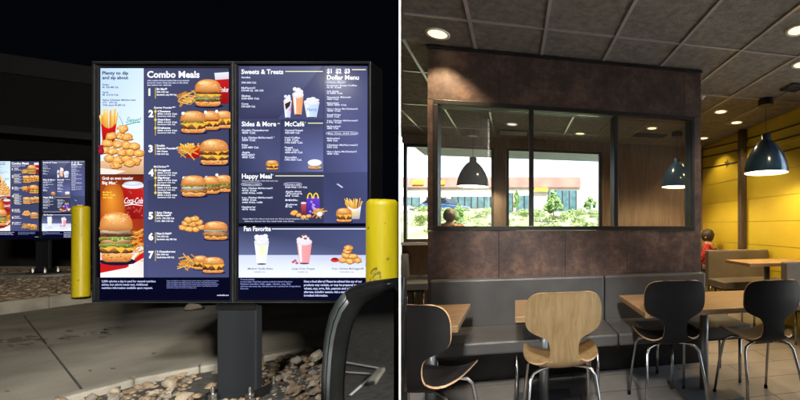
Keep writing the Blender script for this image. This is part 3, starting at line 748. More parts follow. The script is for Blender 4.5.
    lines(D, 327, 139.2, [13, 11, 0, 31, 11, 0, 30, 12], 2.2, 1.35, c, ['McDouble®', '400 Cal.', '', 'Chicken McNuggets®', '250 Cal.', '', 'Hot n Spicy McChicken®', '400 Cal.'])
    D.text('Choose a main, a side, a kids drink and a toy', 242, 181.4, 1.2, c, width=36, bold=.015)
    oval(D, 241.4, 182.6, 262, 186); D.text('Choose a main', 243, 185, 1.3, c, width=17, bold=.02)
    oval(D, 284, 182.6, 302, 186); D.text('Choose a side', 285.5, 185, 1.3, c, width=15, bold=.02)
    lines(D, 242, 189, [31, 15, 21, 0, 31, 15, 21, 0, 14, 14], 2.35, 1.4, c, ['4 pc. Chicken McNuggets®', '410 Cal.', 'with fries, milk', '', '6 pc. Chicken McNuggets®', '490 Cal.', 'with fries, milk', '', 'Hamburger', '475 Cal.'])
    lines(D, 285.5, 188, [22, 0, 16, 17, 14, 0, 13, 0, 12, 7], 2.15, 1.35, c, ['Kids fries 110 Cal.', '', 'Apple slices', 'Yogurt', '50 Cal.', '', 'Milk', '', 'Juice', '80 Cal.'])
    D.text('Happy Meal is for dine in and carry out. Prices and participation may vary.', 243, 219.4, 1.2, c, width=66, bold=.01); D.text('Calories shown for the meal with one drink.', 244.5, 221.8, 1.2, c, width=50, bold=.01)
    # sweets
    cup(D, 283.8, 291.8, 95, 118, (250, 250, 255), (200, 208, 236), 1); D.poly([(285, 104), (291, 101), (290, 106), (286, 110)], (70, 36, 30)); D.poly([(289, 110), (291, 106), (291.4, 113)], (230, 150, 180))
    cup(D, 292.6, 303.6, 87, 115, (255, 252, 246), (226, 158, 112), 2)
    cup(D, 304.2, 319.4, 97, 117.5, (240, 244, 255), (186, 206, 240), 3); D.text('Flurry', 306.5, 111, 3, (90, 140, 210), width=11, bold=.02, slant=.3)
    burger(D, 272.3, 165, 12.5, 9.5, ('cheese', 'patty'), 21)
    burger(D, 315, 164.5, 14, 9, ('white', 'white'), 22); D.ell(315, 162.6, 7, 3.2, (240, 240, 248), (255, 255, 255))
    # happy meal box
    D.poly([(306.5, 197.5), (319.5, 197), (320.4, 214), (307.5, 214)], [(96, 60, 190), (112, 70, 210), (70, 40, 150), (66, 36, 146)])
    for k in range(8):
        rr = random.Random(k+5); D.ell(rr.uniform(308, 319), rr.uniform(200, 212), 1.2, 1.2, (170, 140, 240), n=8)
    for sg in (-1, 1):
        pts = []; cx = 313+sg*3
        for k in range(9):
            a = PI-PI*k/8; pts.append((cx+3*math.cos(a), 198.5-5.8*math.sin(a)))
        D.poly(pts+[(cx+(q[0]-cx)*.55, 198.5-(198.5-q[1])*.8) for q in pts[::-1]], (250, 214, 60))
    D.poly([(301, 203), (306.5, 203), (305.8, 214), (301.8, 214)], [(200, 80, 90), (200, 80, 90), (120, 30, 50), (120, 30, 50)]); D.ell(303.7, 203, 2.8, 1, (226, 226, 240))
    fry_pile(D, 314, 324, 207, 217, 12, 40)
    for k, (u, v) in enumerate([(295, 212), (299, 215), (304, 217), (309, 216), (293.5, 213.5)]): nugget(D, u, v, 3, 1.9, 60+k)
    D.ell(320, 214, 3, 2.4, (226, 226, 236), (246, 246, 252), .2, 10, 3)
    # glare streak drawn in as pale colour, then the side picture
    D.poly([(336.2, 184), (338, 183.6), (343.4, 187.4), (341.5, 187.8)], [(140, 146, 206), (220, 224, 250), (250, 250, 255), (140, 146, 206)])
    fries(D, 347.5, 362, 197.5, 219, 'white', 14, .7); burger(D, 344.3, 215, 16, 14, ('cheese', 'patty'), 23)
    # fan favourites
    D.rect4(238.9, 226.7, 370, 277.6, (55, 58, 90), (222, 230, 248), (230, 238, 250), (66, 72, 110))
    D.rect4(238.9, 226.7, 370, 255, (52, 57, 86), (100, 108, 151), (80, 86, 125), (73, 81, 126))
    D.rect4(238.9, 255, 370, 277.6, (206, 214, 240), (236, 242, 252), (240, 246, 254), (190, 198, 230))
    head('Fan Favorite', 244, 231, 27, 272, 369, 228.9, (240, 242, 250))
    cup(D, 254.6, 269, 233.5, 264, (252, 254, 252), (226, 234, 226), 5); D.poly([(259.5, 246), (264.5, 246), (263.8, 255), (260.3, 255)], (238, 236, 190))
    cup(D, 297, 312, 233.5, 263.5, (255, 244, 246), (240, 154, 158), 6)
    for k, (u, v) in enumerate([(293.5, 262), (297, 263), (295.3, 260.5), (301.5, 237), (305.5, 238.5), (308.5, 236.5), (304, 235)]): D.ell(u, v, 1.6, 1.2, (170, 60, 80) if k < 3 else (110, 60, 60), (220, 110, 120) if k < 3 else (150, 90, 84), .2, 8, k)
    for k, (u, v) in enumerate([(343, 260), (350, 261), (357, 260), (346, 255), (353, 256), (347.5, 251), (349, 247.8)]): nugget(D, u, v, 4.5, 2.8, 80+k)
    D.ell(335, 260, 4.2, 2.2, (196, 36, 36), (226, 70, 54)); D.ell(335, 258.8, 3, 1.2, (150, 20, 20))
    for u, w, t in ((248, 25, 'Medium Vanilla Shake'), (292, 23, 'Large Oreo Frappé'), (332, 32, '10 pc. Chicken McNuggets®')):
        D.text(t, u, 269.5, 1.8, (70, 84, 116), width=w, bold=.015); D.text('530-850 Cal.', u+w*.25, 272.6, 1.3, (110, 122, 150), width=w*.45, bold=.01)
    for i in range(5): D.text(['We use nuts as ingredients', 'in some items. Fried items may be cooked in shared oil and our', 'kitchen handles milk, eggs, wheat, soy, fish', 'and tree nuts every day. Ask the crew for a printed list of ingredients', 'before you order.'][i], 240.6, 280+i*2.3, 1.35, (150, 160, 225), width=[14, 52, 50, 60, 8][i], bold=.02)
    for i, (t, w) in enumerate([('Have a food allergy? Please be advised that any of our', 58), ('products may contain, or may be prepared near, milk,', 62), ('wheat, soy, eggs, fish, peanuts and other', 50), ('allergens, including sesame. Ask a manager for', 50), ('ingredient information.', 24)]):
        D.text(t, 304, 282.4+i*3.5, 2.1, (196, 204, 246), width=w, bold=.035)
    return D

def make_board():
    root = empty('menu_board', W((235-600)/F*BZ, BZ, H), CAMROT, label='tall lit double menu board on a dark post, filling the left half', cat='menu board', group='drive-through menu boards')
    # in local coordinates z=0 is eye height
    def loc(u, v): x, z = bpos(u, v); return x, z-H
    x0, z1 = loc(94.8, 62.2); x1, z0 = loc(372, 302.6); xm = 0
    f = MB()
    f.box(x0, xm-.0015, .006, .10, z0, z1); f.box(xm+.0015, x1, .006, .10, z0, z1)
    def rim(a, b, c, dd, w, yy):     # bezel ring
        f.box(a, b, yy, .008, dd-w, dd); f.box(a, b, yy, .008, c, c+w); f.box(a, a+w, yy, .008, c+w+.0003, dd-w-.0003); f.box(b-w, b, yy, .008, c+w+.0003, dd-w-.0003)
    rim(x0, xm-.0015, z0, z1, .012, -.012); rim(xm+.0015, x1, z0, z1, .012, -.012)
    f.build('cabinet', M['black_metal'], root, bevel=.002)
    t = MB(); t.box(x0+.004, x1-.004, -.014, -.0125, z1-.0035, z1-.0015); t.box(-.0012, .0012, -.013, .0, z0+.002, z1-.004); t.box(x0+.004, x1-.004, -.014, -.0125, z0+.0015, z0+.0035); t.build('trim_strip', M['mirror_edge'], root)
    for D in (left_screen(), right_screen()): D.build('screen', root)
    # post
    p = MB(); a, _ = loc(213, 0); b, _ = loc(252.5, 0)
    p.box(a, b, .02, .06, -.915, z0-.001)
    p.build('post', M['post_metal'], root, bevel=.006)
    g = MB(); g.box(a-.002, b+.002, .014, .02, -.44, z0-.003); g.build('sleeve', M['black_metal'], root)
    bp = MB(); bp.box(a-.045, b+.045, -.05, .14, -.928, -.915)
    bp.build('base_plate', M['black_metal'], root, bevel=.002)
    for ga in (a-.012, b+.004):
        gs = MB(); gs.box(ga, ga+.008, -.03, .12, -.9145, -.86); gs.build('gusset', M['black_metal'], root, bevel=.002)
    for sx in (loc(217.6, 0)[0], loc(254.3, 0)[0]):
        for sy in (-.025, .118):
            q = MB(); q.lathe([(.0085, -.9145), (.0085, -.83), (.007, -.828)], sx, sy, 0, 12)
            q.lathe([(.019, -.9), (.019, -.882)], sx, sy, 0, 6); q.lathe([(.019, -.878), (.019, -.862)], sx, sy, 0, 6); q.lathe([(.025, -.9145), (.025, -.9)], sx, sy, 0, 16)
            q.build('anchor_bolt', M['steel'], root)
    return root
board = make_board()
b2 = copy_tree(board)
b2.location = W((40.8-600)/F*6.0, 6.0, H+.19); b2['label'] = 'smaller, more distant lit double menu board at the far left edge behind a bollard'
mb = MB(); mb.prism([(-.42, -.2), (.36, -.26), (.5, .1), (.3, .42), (-.4, .38)], 0, .07)
o = mb.build('footing', M['kerb'], loc=W((40.8-600)/F*6.0, 6.0, FI-.008), rotz=CAMROT, bevel=.02); tag(o, 'low pale concrete pad under the distant menu board', 'footing')
mb = MB(); mb.box(-.2, .26, -.06, .22, -.3, -.005)
o = mb.build('footing', M['kerb'], loc=W((239-600)/F*2.0, 2.0, H-.928), rotz=CAMROT); tag(o, 'buried concrete pad under the near menu board post', 'footing')

# ---------------------------------------------------------------- bollards
def bollard(x, z, base, rad, h, label, loctext):
    root = empty('bollard', W(x, z, base), CAMROT, label=label, cat='bollard', group='yellow bollards')
    m = MB(); m.lathe([(rad*1.03, 0), (rad*1.03, .02), (rad, .024), (rad, h-.03), (rad*.97, h-.012), (rad*.8, h-.002), (0.002, h)], 0, 0, 0, 40)
    m.build('sleeve', M['yellow'], root, smooth=True)
    return root
rb = .0655
b = bollard((74.8+87.2)/2/F*4.35-600/F*4.35, 4.35, FI-.0, .066, 1.03, 'slim yellow bollard on the gravel island in front of the distant board', '')
b = bollard((382.6-600)/F*1.65, 1.65, GL-.02, .062, 1.035, 'close yellow bollard cut by the car mirror, right of the big menu board', '')
m = MB()
nb = []
for k in range(8):
    f = k/7; nb.append((f-.5, .5*math.sin(f*PI)))
for (a0, zz, w, hh) in ((-1.52, .70, .05, .018), (-1.42, .715, .035, .014), (-1.6, .735, .03, .01)):
    pts = []
    for k in range(12):
        a = 2*PI*k/12; an = a0+w/.062*.5*math.cos(a); q = zz+hh*math.sin(a)+.01*math.cos(a)
        pts.append((.0626*math.cos(an), .0626*math.sin(an), q))
    m.add(pts, [tuple(range(12))])
m.build('scuff_patch', M['yellow_scuff'], b)
for bo, ra, n_ in ((b, .0623, 9), ([o for o in bpy.data.objects if o.name == 'bollard'][0], .0664, 8)):
    g_ = MB(); rr_ = random.Random(n_)
    for k in range(n_*3):
        a_ = rr_.uniform(-2.6, -.5); z_ = rr_.choice([rr_.uniform(.05, .3), rr_.uniform(.4, 1.0)]); w_ = rr_.uniform(.02, .10); h_ = rr_.uniform(.002, .007); pts = []
        for j in range(10):
            t_ = 2*PI*j/10; an = a_+w_*math.cos(t_)*(1+.4*rr_.random()); pts.append((ra*math.cos(an), ra*math.sin(an), z_+h_*math.sin(t_)+.02*w_*math.cos(t_)))
        g_.add(pts, [tuple(range(10))])
    g_.build('rub_marks', M['yellow_scuff'], bo)

# ---------------------------------------------------------------- cars
def car(name, label, paint, loc, rz, group=None, detail=True):
    root = empty(name, loc, rz, label=label, cat='car', group=group)
    L = 4.4
    # stations: y from front 0 to L; (halfwidth, z_bottom, z_belt)
    st = [(0, .55, .34, .56), (.08, .70, .22, .64), (.35, .80, .18, .72), (.9, .86, .17, .80), (1.3, .87, .17, .88), (2.2, .88, .17, .92), (3.2, .88, .18, .94), (3.9, .84, .20, .95), (4.3, .76, .25, .92), (4.4, .66, .38, .86)]
    vs = []; fs = []; n = 10
    for y, w, zb, zt in st:
        zm = (zb+zt)/2
        ring = [(-w*.9, zb), (w*.9, zb), (w*.97, zb+.08), (w, zm), (w*.96, zt-.07), (w*.86, zt), (-w*.86, zt), (-w*.96, zt-.07), (-w, zm), (-w*.97, zb+.08)]
        vs += [(x, y, z) for x, z in ring]
    for j in range(len(st)-1):
        for k in range(n): fs.append((j*n+k, j*n+(k+1) % n, (j+1)*n+(k+1) % n, (j+1)*n+k))
    fs.append(tuple(range(n))); fs.append(tuple(range((len(st)-1)*n, len(st)*n)))
    m = MB(); m.add(vs, fs); body = m.build('body', paint, root, smooth=True)
    md = body.modifiers.new('b', 'BEVEL'); md.width = .03; md.segments = 2; md.limit_method = 'ANGLE'
    # greenhouse
    g = MB(); sec = [(1.15, .72, .90), (1.75, .60, 1.38), (2.6, .60, 1.43), (3.4, .58, 1.36), (4.05, .66, .96)]
    vs = []; fs = []
    for y, w, z in sec: vs += [(-max(w, .72), y, .885), (-w, y, z), (w, y, z), (max(w, .72), y, .885)]
    for j in range(len(sec)-1):
        for k in range(3): fs.append((j*4+k, j*4+k+1, j*4+5+k, j*4+4+k))
        fs.append((j*4+3, j*4, j*4+4, j*4+7))
    fs += [(0, 1, 2, 3), tuple(range(16, 20))]
    g.add(vs, fs); g.build('window', M['car_glass'], root)
    rf = MB(); rf.add([(-.57, 1.82, 1.392), (.57, 1.82, 1.392), (.58, 2.6, 1.442), (.56, 3.35, 1.375), (-.56, 3.35, 1.375), (-.58, 2.6, 1.442)], [(0, 1, 2, 5), (5, 2, 3, 4)])
    rf.add([(-.57, 1.82, 1.402), (.57, 1.82, 1.402), (.58, 2.6, 1.455), (.56, 3.35, 1.385), (-.56, 3.35, 1.385), (-.58, 2.6, 1.455)], [(0, 1, 2, 5), (5, 2, 3, 4)]); rf.build('roof', paint, root, smooth=True)
    for sx in (-1, 1):
        for y in (.82, 3.5):
            w = MB(); pr = [(.0, -.1), (.24, -.1), (.30, -.085), (.315, -.04), (.315, .04), (.30, .085), (.24, .1), (0, .1)]
            vs = []; nn = 28
            ww = MB(); ww.lathe([(max(a, .001), b) for a, b in pr], 0, 0, 0, nn)
            ww.v = [(z+sx*.80, x+y, yy+.315) for x, yy, z in ww.v]
            t = ww.build('tyre', M['tyre'], root, smooth=True)
            r2 = MB(); r2.lathe([(.001, .1), (.19, .1), (.21, .105), (.001, .112)], 0, 0, 0, 20); r2.v = [(sx*z+sx*.80, x+y, yy+.315) for x, yy, z in r2.v]
            r2.build('rim', M['rim'], t)
        h = MB(); h.add([(sx*.48, .015, .56), (sx*.68, .09, .57), (sx*.70, .14, .66), (sx*.50, .05, .64), (sx*.48, .2, .56), (sx*.68, .25, .57), (sx*.70, .27, .66), (sx*.50, .2, .64)], [(0, 1, 2, 3), (4, 5, 6, 7), (0, 1, 5, 4), (3, 2, 6, 7), (1, 2, 6, 5), (0, 3, 7, 4)]); h.build('headlight', M['lamp_clear'], root)
        q = MB(); q.box(sx*.8-.09, sx*.8+.09, 1.3, 1.42, .90, 1.02); q.build('side_mirror', paint, root, bevel=.02)
    gr = MB()
    for k in range(4): gr.box(-.40, .40, -.012, .05, .36+k*.045, .385+k*.045)
    gr.build('grille', M['plastic'], root)
    return root
cx = (206-600)/F*3.95
car('parked_car', 'dark car in the lane behind the big menu board, only its underside showing', M['car_paint'], W(cx, 3.9, GL), CAMROT+.30)
# pale rock-shaped lump on the lane by the post
o = bpy.data.objects.new('pale_stone', rocks[3]); COL.objects.link(o); p = G(195, 310); o.location = W(p[0], p[1], GL+.035); o.scale = (.075, .06, .06)
tag(o, 'single pale lump on the shaded lane, left of the menu board post', 'stone')

# near car mirror (outline of its housing, real depth behind the glass)
def mirror():
    z = 1.22; root = empty('car', px(400, 300, z), CAMROT, label='close dark car of which only the black side mirror shows, below the near bollard', cat='car')
    def q(u, v): return ((u-400)/F*z, (300-v)/F*z)
    outer = [(322.6, 420), (322.3, 398), (322.8, 370), (324.6, 341.5), (327, 324), (331, 309), (337.6, 297), (346, 289), (356, 284.5), (371.7, 281), (385, 279.3), (397.5, 278.3)]
    inner = [(345, 414), (341, 399), (341.3, 385), (342.6, 367), (344.6, 350), (347.4, 335), (352, 320), (358, 309), (366, 301), (376, 296), (386, 293), (397.5, 291.4)]
    bot_o = (397.5, 428); bot_i = (397.5, 416)
    O = [q(*p) for p in outer+[bot_o]]; I = [q(*p) for p in inner+[bot_i]]; n = len(O)
    cxx = sum(p[0] for p in O)/n; czz = sum(p[1] for p in O)/n
    def ringpts(R, y, s=1.0): return [(cxx+(x-cxx)*s, y, czz+(zz-czz)*s) for x, zz in R]
    m = MB(); vs = []
    mid = [((a[0]*.55+b[0]*.45), (a[1]*.55+b[1]*.45)) for a, b in zip(O, I)]
    rings = [ringpts(I, .012), ringpts(I, -.004, 1.0), ringpts([(a[0]*.25+b[0]*.75, a[1]*.25+b[1]*.75) for a, b in zip(O, I)], -.016), ringpts(mid, -.022), ringpts([(a[0]*.85+b[0]*.15, a[1]*.85+b[1]*.15) for a, b in zip(O, I)], -.014), ringpts(O, .012), ringpts(O, .05, .98), ringpts(O, .10, .86), ringpts(O, .14, .6), ringpts(O, .15, .05)]
    # keep the side towards the divider flat
    for r_ in rings: vs += r_
    lim = q(397.6, 0)[0]
    vs = [(min(x, lim), y, zz) for x, y, zz in vs]
    fs = []
    for j in range(len(rings)-1):
        for k in range(n): fs.append((j*n+k, j*n+(k+1) % n, (j+1)*n+(k+1) % n, (j+1)*n+k))
    m.add(vs, fs); m.build('mirror_housing', M['plastic'], root, smooth=True)
    # silver highlight down the outer side, put in as a grey strip
    l = MB(); a = [(p[0]*.99+r_[0]*.01, p[1]) for p, r_ in zip(O[:7], I[:7])]
    va = []; 
    for k in range(1, 8):
        o_, i_ = O[k], I[k]
        va.append((o_[0]*.86+i_[0]*.14, -.0175, o_[1]*.86+i_[1]*.14)); va.append((o_[0]*.38+i_[0]*.62, -.0235, o_[1]*.38+i_[1]*.62))
    l.add(va, [(2*k, 2*k+1, 2*k+3, 2*k+2) for k in range(6)])
    ob = l.build('edge_highlight', M['mirror_edge'], root, smooth=True); sm = ob.modifiers.new('s', 'SOLIDIFY'); sm.thickness = .004
    g = MB(); vs = [(x, .006, zz) for x, zz in I]; g.add(vs, [tuple(range(n))]); ob = g.build('mirror_glass', M['mirror'], root)
    arm = MB(); arm.tube([(.0-.05, .07, q(0, 420)[1]), (-.06, .05, -.52), (-.06, -.05, -.62), (-.06, -.12, -.68)], [.05, .045, .045, .05], 12); arm.build('arm', M['plastic'], root, smooth=True)
    return root
mr = mirror()
bx('door', M['car_paint'], -.62, -.02, -.26, -.12, -1.12, -.62, mr, bevel=.03)

# night building
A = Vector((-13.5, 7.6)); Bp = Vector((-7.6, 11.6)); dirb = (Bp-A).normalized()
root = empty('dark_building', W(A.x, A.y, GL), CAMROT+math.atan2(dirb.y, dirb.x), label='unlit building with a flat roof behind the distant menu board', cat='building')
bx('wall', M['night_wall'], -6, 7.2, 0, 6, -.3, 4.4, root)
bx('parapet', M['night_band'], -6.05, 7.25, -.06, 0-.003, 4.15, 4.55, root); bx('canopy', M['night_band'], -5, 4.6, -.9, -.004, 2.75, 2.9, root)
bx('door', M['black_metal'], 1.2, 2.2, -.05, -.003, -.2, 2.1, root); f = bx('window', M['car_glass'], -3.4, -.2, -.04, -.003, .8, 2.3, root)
# unseen lamps behind the viewer: lane lamp read off its shadow, others added
def lot_lamp(x, z, base, h, aim, power, ang, label, blend=.25, color=(1, .90, .74)):
    root = empty('lot_lamp', W(x, z, base), 0, label=label, cat='lamp post', group='lamp posts of the lot')
    p = MB(); p.lathe([(.06, 0), (.05, h-.1)], 0, 0, 0, 14); p.build('pole', M['black_metal'], root, smooth=True)
    hd = MB(); hd.box(-.1, .1, -.1, .1, h-.02, h+.04); hd.build('lamp_head', M['black_metal'], root)
    l = bpy.data.lights.new('lot_light', 'SPOT'); l.energy = power; l.spot_size = ang; l.spot_blend = blend; l.shadow_soft_size = .3; l.color = color
    lo = bpy.data.objects.new('lot_light', l); COL.objects.link(lo); lo.location = W(x, z, base+h-.05)+Vector((0, 0, 0))
    lo.rotation_euler = (aim-lo.location).to_track_quat('-Z', 'Y').to_euler(); return root
lot_lamp(3.6, -3.1, GL, 2.75, W(-4.2, 2.9, GL+.15), 980, math.radians(46), 'low lamp post standing behind the viewer and lighting the lane')
lot_lamp(.35, -2.4, GL, 4.0, W(-1.5, 2.3, GL+.3), 340, math.radians(40), 'unseen tall lamp post behind the viewer, added to light the bollard and bed', .5, (1, .96, .88))  # added lamp: reaches the bollard and bed that the divider shades
lot_lamp(-7.5, -7.0, GL, 5.0, W(-6.0, -5.0, GL), 48, math.radians(104), 'unseen lamp post behind the viewer, added for fill and mirror reflections', .5, (1, .95, .85))  # added lamp: weak fill for the lane shadow and the mirror's reflections
# lot behind the viewer, seen in the mirror
mb = MB()
def Rf(u, v):
    z0 = 1.226; X_, Z_ = (u-600)/F*z0, (v-226)/F*z0; t = (.9-Z_)/Z_; return (X_*(1+t), z0*(1-t))
for a_, b_ in (((343, 361), (378, 367)), ((343, 371), (374, 373)), ((380, 368), (350, 394))): cprism(mb, [tuple(p_) for p_ in strip(Rf(*a_), Rf(*b_), .012)], GL-.009, GL-.005)
for k in range(6): cprism(mb, [(-2-2.6*k, -6), (-1.9-2.6*k, -6), (-3.4-2.6*k, -11), (-3.5-2.6*k, -11)], GL-.009, GL-.005)
o = mb.build('parking_marking', M['white_paint']); tag(o, kind='structure')
mb = MB(); cprism(mb, [tuple(p_) for p_ in strip(Rf(371, 383), Rf(381, 369), .05)], GL-.02, GL+.012)
o = mb.build('wheel_stop', M['kerb'], bevel=.01); tag(o, 'short pale concrete wheel stop beside the near car, seen in its mirror', 'wheel stop')
mb = MB(); cprism(mb, [(-22, -12), (6, -12), (6, -12.2), (-22, -12.2)], GL-.02, GL+.13); o = mb.build('kerb', M['kerb']); tag(o, kind='structure')

# ================================================================ DINING ROOM
XR, YW = 3.2, 6.15
def bxs(name, m, *a, **k):
    o = bx(name, m, *a, **k); tag(o, kind='structure'); return o
fl = MB(); a0 = W(*ray(400.5, 1.1)); a1 = W(*ray(400.5, 5.9)); c0 = W(*corner)
def divx(y): return a0.x+(a1.x-a0.x)*(y-a0.y)/(a1.y-a0.y)
fl.prism([(divx(a0.y)-.0, a0.y), (-.05, -.3), (c0.x, c0.y), (XR+.2, c0.y-.25), (XR+.2, YW+.25), (divx(YW+.25), YW+.25)], -.2, 0)
o = fl.build('floor', M['floor']); tag(o, kind='structure')
cl = MB(); cl.prism([(divx(a0.y)+.0, a0.y), (c0.x, c0.y), (XR+.2, c0.y-.25), (XR+.2, YW+.25), (divx(YW+.25), YW+.25)], CEIL, CEIL+.25)
o = cl.build('ceiling', M['ceil']); tag(o, kind='structure')
# T-bar grid
tb = MB()
ys = [2.68+.99*k for k in range(-3, 4)]; xs = [-2.311+.504*k for k in range(0, 11)]
for y in ys:
    tb.box(max(divx(y), -2.2)+.02 if y > a0.y else .9, XR-.01, y-.011, y+.011, CEIL-.0075, CEIL+.001)
for x in xs:
    y0 = -.3
    # keep inside the divider
    ya = max(y0, (x-a0.x)/((a1.x-a0.x)/(a1.y-a0.y))+a0.y) if x > divx(YW) else 99
    if x < a0.x:
        lo = a0.y+(x-a0.x)/((a1.x-a0.x)/(a1.y-a0.y)); ylo = max(a0.y, lo)+.06
    else: ylo = .55 if x < .9 else -.3
    if ylo < YW: tb.box(x-.011, x+.011, ylo, YW-.01, CEIL-.009, CEIL+.0005)
o = tb.build('ceiling_grid', M['tbar']); tag(o, kind='structure')
# right yellow wall with boards
bxs('wall_right', M['yellow_wall'], XR, XR+.15, 3.5, YW+.2, -.1, CEIL-.002)
bxs('wall_right_sill', M['yellow_wall'], XR, XR+.15, -.9, 3.498, -.1, .38)
bxs('wall_right_header', M['yellow_wall'], XR, XR+.15, -.9, 3.498, 2.45, CEIL-.002)

# window wall
WY0, WY1 = YW, YW+.18
w_l = divx(YW)+.02
def xw(u, y): t = (u-600)/F; z = y/(C_-S_*t); return z*(S_+C_*t)
x494, x506, x602 = xw(494, YW), xw(506, YW), xw(602.5, YW)
ZT, ZB = 2.43, .96
bxs('wall_window_header', M['pier'], w_l, XR-.002, WY0, WY1, ZT, CEIL-.002)
bxs('wall_window_sill', M['brown_wood'], w_l, x602, WY0+.002, WY1, -.1, ZB)
bxs('wall_window_pier', M['pier'], x494, x506, WY0-.02, WY1, ZB+.002, ZT-.002)
bxs('wall_end', M['brown_wood'], x602, XR-.003, WY0+.004, WY1, -.1, ZT-.003)
def window(name, x0, x1, label):
    root = empty(name, (x0, WY0+.06, ZB), 0, label=label, cat='window', group='street windows of the dining room')
    w = x1-x0; hh = ZT-ZB; f = MB(); t = .045
    f.box(.002, w-.002, 0, .07, .002, t); f.box(.002, w-.002, 0, .07, hh-t, hh-.003); f.box(.002, t, .001, .069, t+.001, hh-t-.001); f.box(w-t, w-.002, .001, .069, t+.001, hh-t-.001)
    f.build('frame', M['grey_frame'], root)
    bx('pane', GLASS, t, w-t, .03, .036, t, hh-t, root)
    bx('sill', M['white_paint'], 0.01, w-.01, -.17, -.062, -.04, 0.0, root)
GLASS = glass_mat('window_glass', (.95, .97, .97), .05)
window('window', w_l, x494, 'large street window behind the seated woman, left of the brown pier')
window('window', x506, x602, 'large street window right of the brown pier, red-roofed shop in view')
sw = empty('window', (XR+.06, -.7, .38), 0, label='long unseen side window beyond the right edge, added to light the dining room', cat='window')  # out-of-view window, added to let daylight fill the room
bx('pane', GLASS, 0, .006, 0, 4.18, .01, 2.06, sw)
fr = MB()
for k in range(4): fr.box(-.03, .04, k*1.38, k*1.38+.05, .001, 2.068)
fr.build('frame', M['grey_frame'], sw)
# wood battens on end wall, yellow wall posts
for (u, lab) in ((742, 'dark wooden post standing against the yellow wall, left of the big pendant'),):
    t = (u-600)/F; z = (XR-.05)/(S_+C_*t); y = z*(C_-S_*t)
    o = bx('wooden_post', M['pole_wood'], XR-.09, XR-.003, y-.045, y+.045, 0, CEIL-.003, bevel=.004); tag(o, lab, 'post')
# mural wires and birds on the yellow wall
mw = MB()
for (va, vb) in ((158, 133.5), (169, 146.5), (150.5, 122.5)):
    pts = []
    for k in range(13):
        u = 700+8.6*k; v = va+(vb-va)*k/12+1.2*math.sin(PI*k/12)
        t = (u-600)/F; z = (XR-.004)/(S_+C_*t); q = px(u, v, z); pts.append((XR-.004, q.y, q.z))
    mw.tube(pts, .0095, 6)
def bird(u, v, s):
    t = (u-600)/F; z = (XR-.006)/(S_+C_*t); q = px(u, v, z)
    sh = [(-.10, .00), (-.03, .03), (.00, .10), (.02, .03), (.07, .05), (.09, .03), (.05, .0), (.02, -.03), (.04, -.10), (-.01, -.04), (-.06, -.03)]
    mw.add([(XR-.006, q.y+a*s, q.z+b*s) for a, b in sh], [tuple(range(len(sh)))])
bird(727, 163.5, .8); bird(745, 141, .75)
o = mw.build('wall_mural', M['mural_line']); tag(o, 'thin dark painted wires with two small birds across the yellow wall', 'mural')

# ---------------------------------------------------------------- partition with glazed opening
PY, PT = 3.10, .12
pxl, pxr = xw(427.5, PY), xw(701, PY)
root = empty('glazed_partition', (pxl, PY, 0), 0, label='rust brown partition with three black-framed glass panes above the long bench', cat='partition')
pw = pxr-pxl; GB, GT = 1.165, 2.155
jl, jr = xw(433.2, PY)-pxl, .10
b = MB()
xs_ = [0, .52, 1.04, 1.56, 2.08, pw]
for i in range(5): b.box(xs_[i]+.0015, xs_[i+1]-.0015, 0, PT, .50, GB-.002)
b.build('lower_panel', M['rust'], root, bevel=.0015)
bx('kick_panel', M['dark_frame'], 0, pw, .004, PT-.004, .001, .497, root)  # dark panel stands in for the shade under the bench
b = MB()
for i in range(5): b.box(xs_[i]+.001, xs_[i+1]-.001, 0, PT, GT+.002, CEIL-.006)
b.build('upper_panel', M['rust'], root, bevel=.0012)
bx('side_panel', M['rust'], 0, jl-.002, .001, PT-.001, GB, GT, root); bx('side_panel', M['rust'], pw-jr+.04, pw, .001, PT-.001, GB, GT, root)
fx = [jl, None, None, pw-jr+.038]
m1 = xw(531.5, PY)-pxl; m2 = xw(616, PY)-pxl
fr = MB(); fw = .034
fr.box(jl, fx[3], -.012, PT+.01, GT-fw, GT); fr.box(jl, fx[3], -.012, PT+.01, GB, GB+fw)
for c in (jl+fw/2, m1, m2, fx[3]-fw/2): fr.box(c-fw/2, c+fw/2, -.011, PT+.009, GB+fw+.001, GT-fw-.001)
fr.build('frame', M['dark_frame'], root, bevel=.003)
PANE = glass_mat('partition_glass', (.90, .92, .93), .055, .035)  # diffuse haze in the glass stands in for milky reflections
for a, c in ((jl+fw, m1-fw/2), (m1+fw/2, m2-fw/2), (m2+fw/2, fx[3]-fw)): bx('pane', PANE, a, c, .05, .056, GB+fw+.001, GT-fw-.001, root)
bx('top_trim', M['dark_frame'], -.006, pw+.006, -.012, PT+.012, CEIL-.032, CEIL-.0075, root)  # dark cornice strip draws the shadow line under the ceiling

